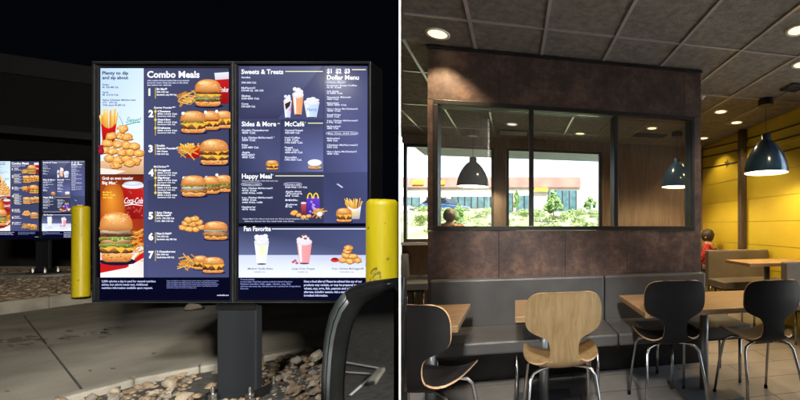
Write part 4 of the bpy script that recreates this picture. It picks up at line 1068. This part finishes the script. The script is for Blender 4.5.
# ---------------------------------------------------------------- upholstered benches
def bench(name, x0, x1, yfront, yback, seat_h, top_h, label, mat, seams=(), bt=.085, ext=0.0, th=.085, legs=True, rz=0, loc=None, leg_top=None):
    root = empty(name, loc if loc is not None else (x0, yfront, 0), rz, label=label, cat='bench')
    w = x1-x0; dpt = yback-yfront
    cuts = [0]+list(seams)+[w]
    for i in range(len(cuts)-1):
        e = ext if i == len(cuts)-2 else 0
        b = MB(); b.box(cuts[i]+.003, cuts[i+1]-.003+e, 0, dpt-bt-.002, seat_h-th, seat_h); b.build('seat', mat, root, bevel=.014)
        b = MB(); b.box(cuts[i]+.003, cuts[i+1]-.003, dpt-bt, dpt-.004, seat_h-.11, top_h); b.build('backrest', mat, root, bevel=.016)
    fr = MB(); fr.box(.05, w-.05+ext, .06, dpt-.10, seat_h-th-.03, seat_h-th-.001); fr.build('seat_frame', M['dark_frame'], root)
    if legs:
        n = max(2, len(cuts)*2-1)
        for k in range(n):
            xx = .07+(w-.14+ext)*k/(n-1)
            for yy in (.07, dpt-.15):
                l = MB(); l.tube([(xx, yy, .002), (xx, yy, seat_h-th-.03)], .0125, 10); l.build('leg', M['chrome'], root, smooth=True)
    return root
xb0, xb1 = xw(428, 3.0), xw(707, 3.0)
bench('long_bench', xb0, xb1, 2.58, 3.098, .45, .80, 'long dark grey upholstered bench against the rust partition', M['vinyl'], seams=(xw(605, 3.0)-xb0,), ext=.16)
bench('booth_bench', 2.32, XR-.02, 3.95, 4.42, .56, .90, 'taupe booth bench by the yellow wall, behind the distant table', M['vinyl_tan'])
bench('booth_bench', xw(783, 3.45), XR-.02, 3.05, 3.5, .46, .83, 'taupe bench back at the right edge beyond the distant table', M['vinyl_tan'])
bench('booth_bench', 2.85, 3.17, 5.3, 5.7, .46, .85, 'dark bench end beside the person in red', M['vinyl'])
# pale box bench near left wall by the windows
q = W((428-600)/F*4.9, 4.9)
bench('booth_bench', 0, .95, 0, .52, .47, .80, 'pale grey bench under the left window, seen past the partition edge', M['vinyl_pale'], loc=(q.x, q.y, 0), rz=PI/2)

# ---------------------------------------------------------------- tables
def table(x0, x1, y0, y1, h, label, legx, skew=0.0, mat='table_wood'):
    root = empty('dining_table', (legx, (y0+y1)/2, 0), 0, label=label, cat='table', group='dining tables')
    ox, oy = legx, (y0+y1)/2
    t = MB(); t.prism([(x0-ox, y0-oy), (x1-ox, y0-oy), (x1-ox+.0, y1-oy), (x0-ox+skew, y1-oy)], h-.026, h)
    t.build('tabletop', [M[mat]], root, bevel=.003)
    e = MB(); e.prism([(x0-ox+.003, y0-oy+.003), (x1-ox-.003, y0-oy+.003), (x1-ox-.003, y1-oy-.003), (x0-ox+skew+.003, y1-oy-.003)], h-.034, h-.0265); e.build('underside', M['ply_edge'], root)
    l = MB(); l.lathe([(.031, .014), (.031, h-.04)], 0, 0, 0, 20); l.build('column', M['leg_grey'], root, smooth=True)
    p = MB(); wd = min(.2, (x1-x0)/2-.03); p.box(-wd, wd, -.2, .2, .001, .013); p.build('base_plate', M['leg_grey'], root, bevel=.003)
    tp = MB(); tp.box(-min(.1, wd), min(.1, wd), -.15, .15, h-.045, h-.0345); tp.build('top_bracket', M['dark_frame'], root)
    return root
TH = .66
table(divx(2.19)+.03, -.30, 2.19, 2.80, TH, 'oak table at the left, between the black half chair and the bench', -.50, skew=divx(2.80)-divx(2.19))
table(.0, .46, 2.33, 2.87, TH, 'oak table mostly hidden behind the wooden chair', .19)
table(.79, 1.95, 2.27, 2.89, TH, 'wide oak table in front of the long bench, two black chairs at it', 1.35)
table(xw(731, 3.9), XR-.03, 3.55, 4.02, .81, 'orange-lit table at the yellow wall, in front of the taupe booth', xw(766, 3.8))

# ---------------------------------------------------------------- chairs
def chair(name, x, y, rz, front, back, label, clip=None, seatm=None):
    root = empty(name, (x, y, 0), rz, label=label, cat='chair', group='shell chairs at the tables')
    # centre line: (y, z, halfwidth), from top of the back down and forward over the seat. local back plane at y=0
    ctrl = [(-.012, .8622, .012), (-.012, .8615, .06), (-.012, .859, .112), (-.010, .852, .150), (-.008, .836, .176), (-.005, .808, .192), (-.002, .775, .199), (.0, .735, .200), (.003, .705, .199), (.006, .682, .193), (.008, .662, .180), (.010, .645, .155), (.012, .630, .122), (.0135, .616, .095), (.015, .595, .079), (.017, .555, .073), (.020, .518, .078),
            (.026, .492, .092), (.040, .468, .120), (.062, .452, .158), (.095, .446, .188), (.14, .444, .202), (.20, .446, .206), (.27, .450, .204), (.33, .452, .198), (.37, .448, .184), (.392, .440, .155), (.402, .432, .10), (.405, .428, .02)]
    NT = 24; th = .010
    cc = []
    for i in range(len(ctrl)-1):
        p0, p1, p2, p3 = ctrl[max(i-1, 0)], ctrl[i], ctrl[i+1], ctrl[min(i+2, len(ctrl)-1)]
        for q_ in range(3):
            t = q_/3; cc.append(tuple(.5*((2*p1[d])+(-p0[d]+p2[d])*t+(2*p0[d]-5*p1[d]+4*p2[d]-p3[d])*t*t+(-p0[d]+3*p1[d]-3*p2[d]+p3[d])*t**3) for d in range(3)))
    cc.append(ctrl[-1]); ctrl = cc
    P = []
    for i, (yy, zz, hw) in enumerate(ctrl):
        a = Vector((ctrl[min(i+1, len(ctrl)-1)][0]-ctrl[max(i-1, 0)][0], ctrl[min(i+1, len(ctrl)-1)][1]-ctrl[max(i-1, 0)][1])).normalized()
        nrm = Vector((-a.y, a.x))   # towards the sitter (front/up)
        if nrm.x < -.2 : nrm = -nrm
        row = []
        for k in range(NT+1):
            s = -1+2*k/NT; xx = hw*s
            back_part = zz > .5
            if back_part: off = Vector((.035*(xx/.2)**2, 0))
            else:
                off = Vector((0, .050*(abs(xx)/.2)**2.4))
            row.append((xx, yy+off.x, zz+off.y, nrm))
        P.append(row)
    vsF = [(p[0], p[1]+p[3].x*th, p[2]+p[3].y*th) for r_ in P for p in r_]; vsB = [(p[0], p[1], p[2]) for r_ in P for p in r_]
    n1 = NT+1; NR = len(P); N = NR*n1
    def quad(i, k): return (i*n1+k, i*n1+k+1, (i+1)*n1+k+1, (i+1)*n1+k)
    fF = [quad(i, k) for i in range(NR-1) for k in range(NT)]
    split = 54
    m = MB(); m.v = [tuple(v) for v in vsF+vsB]
    def addf(f, mi): m.f.append(f); m.m.append(mi); m.c.append(None)
    for i in range(NR-1):
        for k in range(NT):
            q = quad(i, k); addf(q, 3 if (seatm and i >= split) else 0); addf(tuple(N+a for a in q[::-1]), 1)
        addf((i*n1, (i+1)*n1, N+(i+1)*n1, N+i*n1), 2); addf((i*n1+NT, N+i*n1+NT, N+(i+1)*n1+NT, (i+1)*n1+NT), 2)
    for k in range(NT):
        addf((k, N+k, N+k+1, k+1), 2); i = NR-1; addf((i*n1+k, i*n1+k+1, N+i*n1+k+1, N+i*n1+k), 2)
    mats = [front, back, M['ply_edge'], seatm or front]
    sh = m.build('shell', mats, root, smooth=True)
    es = sh.modifiers.new('e', 'EDGE_SPLIT'); es.split_angle = math.radians(50)
    objs = [sh]
    for sx in (-1, 1):
        for sy in (0, 1):
            if sy == 0: pts = [(sx*.205, -.03, .012), (sx*.188, .02, .25), (sx*.172, .065, .395), (sx*.155, .082, .424), (sx*.12, .10, .436), (sx*.03, .15, .438)]
            else: pts = [(sx*.205, .40, .012), (sx*.190, .36, .25), (sx*.176, .325, .395), (sx*.158, .305, .424), (sx*.12, .285, .436), (sx*.03, .22, .438)]
            l = MB(); l.tube(pts, .0095, 10); lo = l.build('leg', M['chrome'], root, smooth=True); objs.append(lo)
            g = MB(); g.lathe([(.013, 0), (.013, .02), (.010, .024)], pts[0][0], pts[0][1], 0.001, 12); gl = g.build('foot_cap', M['plastic'], lo); objs.append(gl)
    u = MB(); u.box(-.07, .07, .13, .25, .424, .4345); objs.append(u.build('mount_plate', M['dark_frame'], root))
    if clip is not None:
        bpy.context.view_layer.update()
        p0, nrm = clip
        for ob in objs:
            mw_ = Matrix.Translation((x, y, 0)) @ Matrix.Rotation(rz, 4, 'Z'); inv = mw_.inverted()
            bm = bmesh.new(); bm.from_mesh(ob.data)
            lp = inv @ p0; ln = (inv.to_3x3() @ nrm).normalized()
            r_ = bmesh.ops.bisect_plane(bm, geom=bm.verts[:]+bm.edges[:]+bm.faces[:], plane_co=lp, plane_no=ln, clear_inner=True, dist=1e-6)
            bm.to_mesh(ob.data); bm.free()
        for ob in list(objs):
            if len(ob.data.vertices) == 0:
                for ch in [q for q in bpy.data.objects if q.parent == ob]: ch.parent = root
                bpy.data.objects.remove(ob)
    return root
def at(u, z): return W((u-600)/F*z, z)
p = at(565, 1.97); chair('shell_chair', p.x, p.y, -.0, M['chair_wood'], M['chair_wood'], 'wooden shell chair with oak veneer, the only one not black')
p = at(677, 2.38); chair('shell_chair', p.x, p.y, -.05, M['black_lam'], M['black_lam'], 'black shell chair right of the wooden chair, tucked at the wide table')
p = at(776, 2.41); chair('shell_chair', p.x, p.y, -.02, M['black_lam'], M['black_lam'], 'black shell chair at the far right edge, warm reflection coloured on its seat', seatm=M['seat_reflection'])
p = at(402, 1.66); clipn = (W(1, 0)-W(0, 0)).cross(Vector((0, 0, 1)))
dv = (W(*ray(401.0, 5))-W(*ray(401.0, 1))).normalized(); nr = Vector((dv.y, -dv.x, 0))
chair('shell_chair', p.x, p.y, -.30, M['grey_lam'], M['black_lam'], 'black shell chair cut by the dividing wall at the bottom left', clip=(W(*ray(401.0, 1)), nr))

# ---------------------------------------------------------------- pendants, downlights, vents
def pendant(u, v_bottom, z, label, power):
    hb = H+(226-v_bottom)/F*z; loc = W((u-600)/F*z, z, hb)
    root = empty('pendant_lamp', loc, 0, label=label, cat='pendant lamp', group='navy dome pendant lamps')
    R_ = .225
    prof = [(R_, 0), (R_*.995, .035), (R_*.93, .11), (R_*.80, .19), (R_*.60, .27), (R_*.40, .325), (R_*.25, .35), (.052, .358), (.05, .36), (.05, .415), (.04, .422), (.006, .424)]
    s = MB(); s.lathe(prof, n=40, cap=False); s.build('shade', M['pend_blue'], root, smooth=True)
    i = MB(); i.lathe([(r_-.006 if r_ > .06 else .03, z_+.001 if z_ > 0 else .0) for r_, z_ in prof[:8]], n=40, cap=False); i.lathe([(.03, .34), (.001, .341)], n=20, cap=False); i.build('liner', M['pend_in'], root, smooth=True)
    bl = MB(); bl.lathe([(.002, .12), (.03, .13), (.045, .165), (.035, .21), (.02, .25), (.02, .28)], n=16); bl.build('bulb', M['bulb'], root, smooth=True)
    c = MB(); c.tube([(0, 0, .42), (0, 0, CEIL-hb-.07)], .003, 6); c.build('cord', M['dark_frame'], root)
    k = MB(); k.lathe([(.075, CEIL-hb-.075), (.08, CEIL-hb-.07), (.08, CEIL-hb-.002)], n=24); k.build('canopy', M['dark_frame'], root, smooth=False)
    l = bpy.data.lights.new('pendant_light', 'POINT'); l.energy = power*.62; l.color = (1, .76, .44); l.shadow_soft_size = .05
    lo = bpy.data.objects.new('pendant_light', l); COL.objects.link(lo); lo.location = loc+Vector((0, 0, .09))
    return root
pendant(766, 173, 4.15, 'largest navy dome pendant in front of the yellow wall', 8)
pendant(677, 187, 5.6, 'small navy pendant behind the right glass pane of the partition', 10)
pendant(473, 186.5, 5.55, 'navy pendant behind the left glass pane, in front of the window', 8)
def downlight(u, v, label, power, spot=1.6, rad=.062, glow=None, col=(1, .74, .42)):
    q = on_h(u, v, CEIL); root = empty('downlight', (q.x, q.y, CEIL), 0, label=label, cat='ceiling light', group='round recessed ceiling lights')
    t = MB(); t.lathe([(rad, -.006), (rad+.018, -.009), (rad+.02, -.001)], n=32, cap=False); t.build('trim_ring', M['white_paint'], root, smooth=True)
    d_ = MB(); d_.add([(rad*math.cos(2*PI*k/32), rad*math.sin(2*PI*k/32), -.0055) for k in range(32)], [tuple(range(32))]); d_.build('lens', glow or M['down'], root)
    if power:
        l = bpy.data.lights.new('downlight_light', 'SPOT'); l.energy = power*.58; l.spot_size = spot; l.spot_blend = .5; l.color = col; l.shadow_soft_size = .05
        lo = bpy.data.objects.new('downlight_light', l); COL.objects.link(lo); lo.location = (q.x, q.y, CEIL-.012)
    return root
DL = M['down']; M['down_dim'] = emis('dim_downlight', (1, .93, .85), .22)
downlight(437.6, 33.5, 'nearest recessed ceiling light, glowing beside the top left corner of the partition', 24, 1.8, .064)
downlight(720.7, 111.5, 'recessed ceiling light right of the partition, larger of the pair', 13, 2.0)
downlight(736.5, 122.3, 'recessed ceiling light just left of the wooden post', 12, 2.0)
downlight(703.5, 138.0, 'recessed ceiling light by the far corner of the yellow wall', 13, 2.0)
downlight(798, 29.7, 'recessed ceiling light cut by the right edge, nearest one there', 22, 2.0)
downlight(802, 64, 'recessed ceiling light at the right edge above the big pendant', 15, 2.0)
downlight(512, 124, 'recessed ceiling light seen through the left glass pane', 6, 2.0, glow=M['down_dim'])
downlight(580, 133.5, 'recessed ceiling light seen through the middle glass pane', 12, 2.0)
downlight(652, 128, 'recessed ceiling light seen through the right glass pane', 12, 2.0)
def vent(u0, u1, v, dy, label, m):
    q0 = on_h(u0, v, CEIL); q1 = on_h(u1, v, CEIL)
    root = empty('ceiling_vent', (q0.x, q0.y, CEIL), 0, label=label, cat='ceiling vent', group='ceiling vents')
    w = q1.x-q0.x; f = MB(); f.box(0, w, -dy, dy, -.012, -.0095); f.build('plate', M['vent_dark'], root)
    s = MB()
    for k in range(7): s.box(.01, w-.01, -dy+dy*2*k/7+.006, -dy+dy*2*k/7+dy*.2, -.02, -.0125)
    s.build('grille', m, root)
vent(499, 528, 131.5, .13, 'pale ceiling grille seen through the left glass pane', M['vent'])
vent(634, 668, 134, .10, 'dark ceiling grille seen through the right glass pane', M['vent_dark'])
vent(786, 806, 86, .10, 'dark ceiling grille near the right edge', M['vent_dark'])
def on_c(u, v): return on_h(u, v, CEIL)
for (u, v, lab) in ((702.5, 96.4, 'small white sprinkler head by the top right corner of the partition'),):
    q = on_c(u, v); s = MB(); s.lathe([(.03, -.004), (.03, -.0), ], n=16); s.lathe([(.012, -.03), (.02, -.004)], n=12); o = s.build('sprinkler', M['white_paint'], loc=(q.x, q.y, CEIL)); tag(o, lab, 'sprinkler')

# ---------------------------------------------------------------- people
def skin_mesh(name, pts, edges, rad, mat, parent, root_i=0, sub=2):
    me = bpy.data.meshes.new(name); me.from_pydata(pts, edges, []); ob = bpy.data.objects.new(name, me); COL.objects.link(ob)
    sk = ob.modifiers.new('skin', 'SKIN'); sk.use_smooth_shade = True
    for i, v in enumerate(me.skin_vertices[0].data):
        r_ = rad[i]; v.radius = r_ if isinstance(r_, tuple) else (r_, r_); v.use_root = (i == root_i)
    ss = ob.modifiers.new('s', 'SUBSURF'); ss.levels = sub; ss.render_levels = sub
    dg = bpy.context.evaluated_depsgraph_get(); ev = ob.evaluated_get(dg)
    m2 = bpy.data.meshes.new_from_object(ev); bpy.data.objects.remove(ob)
    m2.materials.clear(); m2.materials.append(mat)
    for p_ in m2.polygons: p_.use_smooth = True
    o = bpy.data.objects.new(name, m2); COL.objects.link(o); o.parent = parent; return o
def person(loc, rz, label, top, hair, bottom, bun=False, strap=False, sy=1.0, tilt=0.0):
    root = empty('person', loc, rz, label=label, cat='person')
    # seated figure, facing +y, seat height .45 -> local z from hip 0
    P = [(0, 0, .05), (0, .0, .22), (0, -.01, .40), (0, 0, .52), (0, .01, .57), (0, .02, .61), (0, .035, .66), (0, .03, .73)]
    E = [(i, i+1) for i in range(7)]; R = [(.13, .10), (.125, .09), (.145, .095), (.12, .075), (.055, .05), (.05, .05), (.078, .09), (.055, .065)]
    for sx in (-1, 1):
        o_ = len(P)
        P += [(sx*.16, 0, .515), (sx*.22, .03, .34), (sx*.22, .12, .20), (sx*.17, .25, .24), (sx*.12, .36, .28), (sx*.11, .41, .285)]
        R += [.055, .045, .038, .032, .024, .03]; E += [(3, o_)]+[(o_+k, o_+k+1) for k in range(5)]
        h0 = o_+5
        for k in range(4):
            q = len(P); dx = (k-1.5)*.018
            P += [(sx*.11+dx, .45, .285), (sx*.11+dx, .475+.006*(k in (1, 2)), .272)]; R += [.009, .007]; E += [(h0, q), (q, q+1)]
        q = len(P); P += [(sx*.11-sx*.035, .43, .29)]; R += [.009]; E += [(h0, q)]
        o_ = len(P)
        P += [(sx*.09, .04, 0), (sx*.11, .25, .02), (sx*.11, .44, .01), (sx*.11, .43, -.22), (sx*.11, .42, -.40), (sx*.11, .50, -.425)]
        R += [.09, .075, .06, .05, .035, .035]; E += [(0, o_)]+[(o_+k, o_+k+1) for k in range(5)]
    skin_mesh('body', P, E, R, M['skin'], root)
    # clothing
    Pt = [(0, 0, .04), (0, 0, .22), (0, -.01, .40), (0, 0, .515), (0, .005, .555)]; Et = [(0, 1), (1, 2), (2, 3), (3, 4)]; Rt = [(.145, .115), (.14, .105), (.16, .11), (.135, .09), (.07, .065)]
    for sx in (-1, 1):
        o_ = len(Pt); Pt += [(sx*.165, 0, .51), (sx*.215, .02, .39)]; Rt += [.066, .058]; Et += [(3, o_), (o_, o_+1)]
        if not strap: Pt += [(sx*.225, .11, .21), (sx*.17, .24, .24)]; Rt += [.05, .042]; Et += [(o_+1, o_+2), (o_+2, o_+3)]
    skin_mesh('shirt', Pt, Et, Rt, top, root)
    Pb = [(0, .0, .03)]; Eb = []; Rb = [(.15, .12)]
    for sx in (-1, 1):
        o_ = len(Pb); Pb += [(sx*.09, .05, 0), (sx*.11, .25, .02), (sx*.11, .445, .01), (sx*.11, .435, -.2), (sx*.11, .43, -.36)]; Rb += [.098, .085, .07, .06, .05]; Eb += [(0, o_)]+[(o_+k, o_+k+1) for k in range(4)]
    skin_mesh('trousers', Pb, Eb, Rb, bottom, root)
    bm = bmesh.new(); bmesh.ops.create_uvsphere(bm, u_segments=24, v_segments=16, radius=1)
    for v in bm.verts:
        c = v.co; f = 1+.10*noise.noise(c*3)+.05*noise.noise(c*9)
        v.co = Vector((c.x*.093*f, c.y*.108*f+.012, c.z*.118*f+.705))
        if c.y > .35 and c.z < .45: v.co.y = .05+(v.co.y-.05)*.2
        if c.z < -.45: v.co.z = .705-.118*.45+(c.z+.45)*.03
    if bun:
        bmesh.ops.create_uvsphere(bm, u_segments=16, v_segments=12, radius=.042, matrix=Matrix.Translation((.0, -.06, .82)))
    me = bpy.data.meshes.new('hair'); bm.to_mesh(me); bm.free(); me.materials.append(hair)
    for p_ in me.polygons: p_.use_smooth = True
    ho = bpy.data.objects.new('hair', me); COL.objects.link(ho); ho.parent = root
    for sx in (-1, 1):
        f = MB(); f.lathe([(.001, -.014), (.012, -.01), (.016, 0), (.012, .01), (.001, .014)], sx*.088, .03, .67, 10)
        f.build('ear', M['skin'], root, smooth=True)
    n_ = MB(); n_.add([(-.013, .118, .655), (.013, .118, .655), (0, .115, .70), (0, .142, .66)], [(0, 1, 3), (0, 3, 2), (1, 2, 3), (0, 2, 1)]); n_.box(-.022, .022, .115, .121, .625, .631)
    n_.build('face', M['skin'], root)
    if strap:
        s = MB(); s.tube([(-.135, -.085, .10), (-.06, -.112, .25), (.0, -.118, .40), (.05, -.10, .50), (.085, -.03, .575), (.085, .06, .55)], .013, 8); s.build('bag_strap', M['strap'], root, smooth=True)
    # seat
    return root
def stool(x, y, h, label, rz=0):
    root = empty('stool', (x, y, 0), rz, label=label, cat='stool')
    s = MB(); s.lathe([(.17, h-.06), (.18, h-.04), (.18, h-.012), (.16, h)], n=28); s.build('seat', M['vinyl'], root, smooth=False)
    c = MB(); c.lathe([(.025, .015), (.025, h-.06)], n=14); c.build('column', M['chrome'], root, smooth=True); b_ = MB(); b_.lathe([(.2, .001), (.2, .012), (.03, .03)], n=28); b_.build('base', M['chrome'], root)
q = at(449.5, 5.45)
hip = H+(226-215.3)/F*5.45-.705*.82
person((q.x, q.y, hip), 0.05, 'woman from behind at the window, grey hair, peach top, dark strap', M['top_tan'], M['hair_grey'], M['jeans'], False, True).scale = (.92, .86, .82)
stool(q.x, q.y, hip-.03, 'round stool under the woman at the window')
q = at(708.5, 6.0); hip2 = H+(226-235.5)/F*6.0-.705*.86
person((q.x, q.y, hip2), .9, 'person in a red plaid shirt behind the taupe booth', M['plaid'], M['hair_dark'], M['jeans']).scale = (.95, .95, .86)
stool(q.x, q.y, hip2-.03, 'low round seat under the person in red')

# ================================================================ DAY OUTSIDE
mb = MB(); mb.prism([(divx(YW+.2)+.03, YW+.2), (XR+.3, YW+.2), (14, YW+.2), (14, 9.6), (divx(9.6)+.03, 9.6)], -.1, .012)
o = mb.build('pavement', M['pavement']); tag(o, kind='structure')
mb = MB(); mb.prism([(divx(36)+.1, 36), (30, 36), (30, 40.5), (divx(40.5)+.1, 40.5)], 2.0, 2.28)
o = mb.build('road', M['asphalt']); tag(o, kind='structure')
def terr(x, y):
    t = max(0, min(1, (y-9)/20)); return -.02+2.25*(t*t*(3-2*t))+.12*noise.noise(Vector((x*.25, y*.25, 0)))*(t > 0)
mb = MB(); nx, ny = 60, 60; vs = []; fs = []
ysx = [YW+.2+(YW+190-YW)*(j/ny)**2.0 for j in range(ny+1)]
for j, yy in enumerate(ysx):
    for i in range(nx+1):
        xmin = divx(yy)+.02; xmax = 12+yy*1.2
        xx = xmin+(xmax-xmin)*i/nx; vs.append((xx, yy, terr(xx, yy)))
for j in range(ny):
    for i in range(nx): fs.append((j*(nx+1)+i, j*(nx+1)+i+1, (j+1)*(nx+1)+i+1, (j+1)*(nx+1)+i))
mb.add(vs, fs); o = mb.build('terrain', M['earth'], smooth=True); tag(o, kind='structure')
mb = MB(); mb.prism([(XR+.25, YW+.22), (60, YW+.22), (60, -40), (-2.2, -40), (-2.2, -30.2), (3.97, -1.85), (XR+.25, -1.7)], -.3, -.03); o = mb.build('side_ground', M['pavement']); tag(o, kind='structure')
o = bx('window_canopy', M['canopy'], divx(7.0)+.1, 2.2, YW+.2, 8.3, 2.62, 2.72); tag(o, 'flat grey canopy projecting outside above the street windows', 'canopy')
# shop across the way
SZ = 42.0
def shop():
    base = 2.1; root = empty('shop_building', W(0, SZ, 0), CAMROT, label='single-storey shop with a terracotta band and teal glass front across the street', cat='building')
    X = lambda u: (u-600)/F*SZ
    Zv = lambda v: H+(226-v)/F*SZ
    bx('wall', M['cream'], X(404), X(580), 0, 12, 1.6, Zv(178.5), root)
    bx('roof_band', M['redband'], X(403), X(580.6), -.25, -.004, Zv(187.6), Zv(177.5), root)
    bx('signboard', M['signyellow'], X(535), X(548.5), -.4, -.26, Zv(191.6), Zv(188.4), root); bx('signboard', M['signyellow'], X(437), X(446), -.4, -.26, Zv(184.8), Zv(181.2), root); bx('signboard', M['signyellow'], X(414), X(425), -.4, -.26, Zv(184.8), Zv(181.2), root)
    for a, c, t, bb in ((548.5, 576.5, 190.6, 211), (507, 513, 193, 212), (517, 532, 195.5, 211), (452, 491, 196.5, 208), (404, 420, 197, 208), (427, 446, 197, 206)):
        w = bx('shop_window', M['storeglass'], X(a), X(c), -.06, -.003, Zv(bb), Zv(t), root)
        n_ = max(1, int((c-a)/6)); mm = MB()
        for k in range(n_+1):
            xx = X(a)+(X(c)-X(a))*k/n_; mm.box(xx-.05, xx+.05, -.12, -.062, Zv(bb), Zv(t))
        mm.build('mullion', M['dark_frame'], w)
shop()
for (u, z, pt, lab, rz) in ((466, 33, M['car_blue'], 'dark blue car parked across the street near the woman', 1.3), (412, 33, M['car_white'], 'white car parked across the street at the left window edge', 1.5)):
    q = at(u, z); car('parked_car', lab, pt, Vector((q.x, q.y, terr(q.x, q.y)-.05)), CAMROT+rz, 'cars parked by the shop')
def leafball(mb, c, rx, rz_, n, s, rr, mi=0):
    for k in range(n):
        d_ = Vector((rr.gauss(0, 1), rr.gauss(0, 1), rr.gauss(0, 1))).normalized()*(rr.random()**.4)
        p_ = c+Vector((d_.x*rx, d_.y*rx, d_.z*rz_)); a = Vector((rr.gauss(0, 1), rr.gauss(0, 1), rr.gauss(0, 1))).normalized(); b_ = a.orthogonal().normalized(); ss = s*rr.uniform(.6, 1.3)
        mb.add([p_-a*ss, p_+b_*ss*.6, p_+a*ss, p_-b_*ss*.6], [(0, 1, 2, 3)], mi)
def tree(u, v_top, v_base, z, wpx, label, seed):
    rr = random.Random(seed); q = at(u, z); g = terr(q.x, q.y); top = H+(226-v_top)/F*z; root = empty('young_tree', (q.x, q.y, g-.05), 0, label=label, cat='tree', group='young trees in the planted strip')
    h = top-g; rw = wpx/2/F*z
    t = MB(); t.tube([(0, 0, 0), (.03, 0, h*.3), (0, .03, h*.7)], [.05, .04, .02], 8)
    for k in range(6):
        a = k*1.1+rr.random(); t.tube([(.02, 0, h*(.28+.07*k)), (math.cos(a)*rw*.6, math.sin(a)*rw*.6, h*(.45+.07*k))], [.02, .008], 6)
    t.build('trunk', M['bark'], root, smooth=True)
    c = MB()
    for k in range(16):
        a = rr.uniform(0, 6.28); rad = rw*rr.uniform(.15, .65); zz = h*rr.uniform(.38, .86)
        leafball(c, Vector((math.cos(a)*rad*1.25, math.sin(a)*rad*1.25, zz)), rw*rr.uniform(.2, .4), h*rr.uniform(.07, .13), 120, .035+.0012*z, rr)
    leafball(c, Vector((0, 0, h*.92)), rw*.3, h*.1, 70, .08, rr); c.build('crown', M['leaf'], root)
tree(516.5, 190, 208, 24, 7, 'slim young tree left of the thin black mullion, outside', 1)
tree(553, 190, 214, 20, 19, 'widest young tree in front of the teal shop glass', 2)
tree(590, 196, 212, 26, 13, 'young tree standing clear to the right of the shop', 3)
tree(459, 203, 225, 17, 10, 'young conical tree beside the woman\'s head, outside', 4)
# shrubs
rr = random.Random(21); k = 0
kinds = [('grass_shrub', 'leaf_pale', 'sage green shrub in the planted strip outside the windows', 'sage shrubs in the planted strip'), ('green_shrub', 'leaf', 'bright green shrub in the planted strip outside the windows', 'green shrubs in the planted strip'), ('lavender_shrub', 'leaf_lav', 'lavender clump in the planted strip outside the windows', 'lavender clumps in the planted strip')]
protos = []
for nm, ml, lb, gp in kinds:
    for s_ in range(3):
        c = MB()
        for q_ in range(5): leafball(c, Vector((rr.uniform(-.4, .4), rr.uniform(-.4, .4), rr.uniform(.2, .45))), .34, .26, 90, .055, rr); o = c.build(nm, M[ml]); tag(o, lb, 'shrub', gp); o.location = (0, 0, -50); protos.append([o, False])
for i in range(170):
    z = 11+16*rr.random()**.8; u = rr.uniform(403, 600)
    q = at(u, z)
    if q.x < divx(q.y)+.7: continue
    rec = protos[rr.choice([0, 1, 2, 0, 1, 3, 4, 5, 6, 7])]
    if rec[1]: o = rec[0].copy(); COL.objects.link(o)
    else: o = rec[0]; rec[1] = True
    s_ = rr.uniform(.36, .82); o.location = (q.x, q.y, terr(q.x, q.y)-.08); o.scale = (s_*1.25, s_, s_*rr.uniform(.7, 1.2)); o.rotation_euler = (0, 0, rr.uniform(0, 6))
for rec in protos:
    if not rec[1]: bpy.data.objects.remove(rec[0])

# ================================================================ WORLD, SUN, CAMERA
w = bpy.data.worlds.new('World'); SC.world = w; w.use_nodes = True; nt = w.node_tree; nt.nodes.clear()
out = nt.nodes.new('ShaderNodeOutputWorld'); bg = nt.nodes.new('ShaderNodeBackground'); sky = nt.nodes.new('ShaderNodeTexSky'); sky.sky_type = 'NISHITA'; sky.sun_disc = False
EL, AZ = math.radians(50), math.radians(166)     # azimuth clockwise from +Y
sky.sun_elevation = EL; sky.sun_rotation = AZ
tc = nt.nodes.new('ShaderNodeTexCoord'); mp = nt.nodes.new('ShaderNodeMapping'); mp.inputs['Scale'].default_value = (1, 1, 3.2)
ns = nt.nodes.new('ShaderNodeTexNoise'); ns.inputs['Scale'].default_value = 3.4; ns.inputs['Detail'].default_value = 7
rp = nt.nodes.new('ShaderNodeValToRGB'); rp.color_ramp.elements[0].position = .42; rp.color_ramp.elements[1].position = .62
mx = nt.nodes.new('ShaderNodeMixRGB'); mx.inputs[2].default_value = (5.2, 5.3, 5.5, 1)
nt.links.new(tc.outputs['Generated'], mp.inputs[0]); nt.links.new(mp.outputs[0], ns.inputs['Vector']); nt.links.new(ns.outputs['Fac'], rp.inputs[0]); nt.links.new(rp.outputs[0], mx.inputs[0])
nt.links.new(sky.outputs[0], mx.inputs[1]); nt.links.new(mx.outputs[0], bg.inputs[0]); bg.inputs[1].default_value = .14; nt.links.new(bg.outputs[0], out.inputs[0])
sn = bpy.data.lights.new('sun', 'SUN'); sn.energy = 5; sn.angle = math.radians(.5); sn.color = (1, .95, .88)
so = bpy.data.objects.new('sun', sn); COL.objects.link(so)
sd = Vector((math.sin(AZ)*math.cos(EL), math.cos(AZ)*math.cos(EL), math.sin(EL))); so.rotation_euler = sd.to_track_quat('Z', 'Y').to_euler(); so.location = (10, -10, 30)

cam = bpy.data.cameras.new('camera'); co = bpy.data.objects.new('camera', cam); COL.objects.link(co)
co.location = (0, 0, H); co.rotation_euler = (PI/2, 0, -YAW); cam.sensor_width = 36; cam.lens = 36*F/800; cam.shift_x = -200/800; cam.shift_y = 26/800
cam.clip_start = .05; cam.clip_end = 500; SC.camera = co
SC.view_settings.view_transform = 'Standard'; SC.view_settings.look = 'None'; SC.view_settings.exposure = EXPO; SC.view_settings.gamma = 1; SC.view_settings.use_curve_mapping = False
SC.render.engine = 'CYCLES'; cy = SC.cycles; cy.use_denoising = True
cy.max_bounces = 8; cy.diffuse_bounces = 4; cy.glossy_bounces = 4; cy.transparent_max_bounces = 12; cy.sample_clamp_indirect = 4; cy.caustics_reflective = False; cy.caustics_refractive = False
bpy.context.view_layer.update()
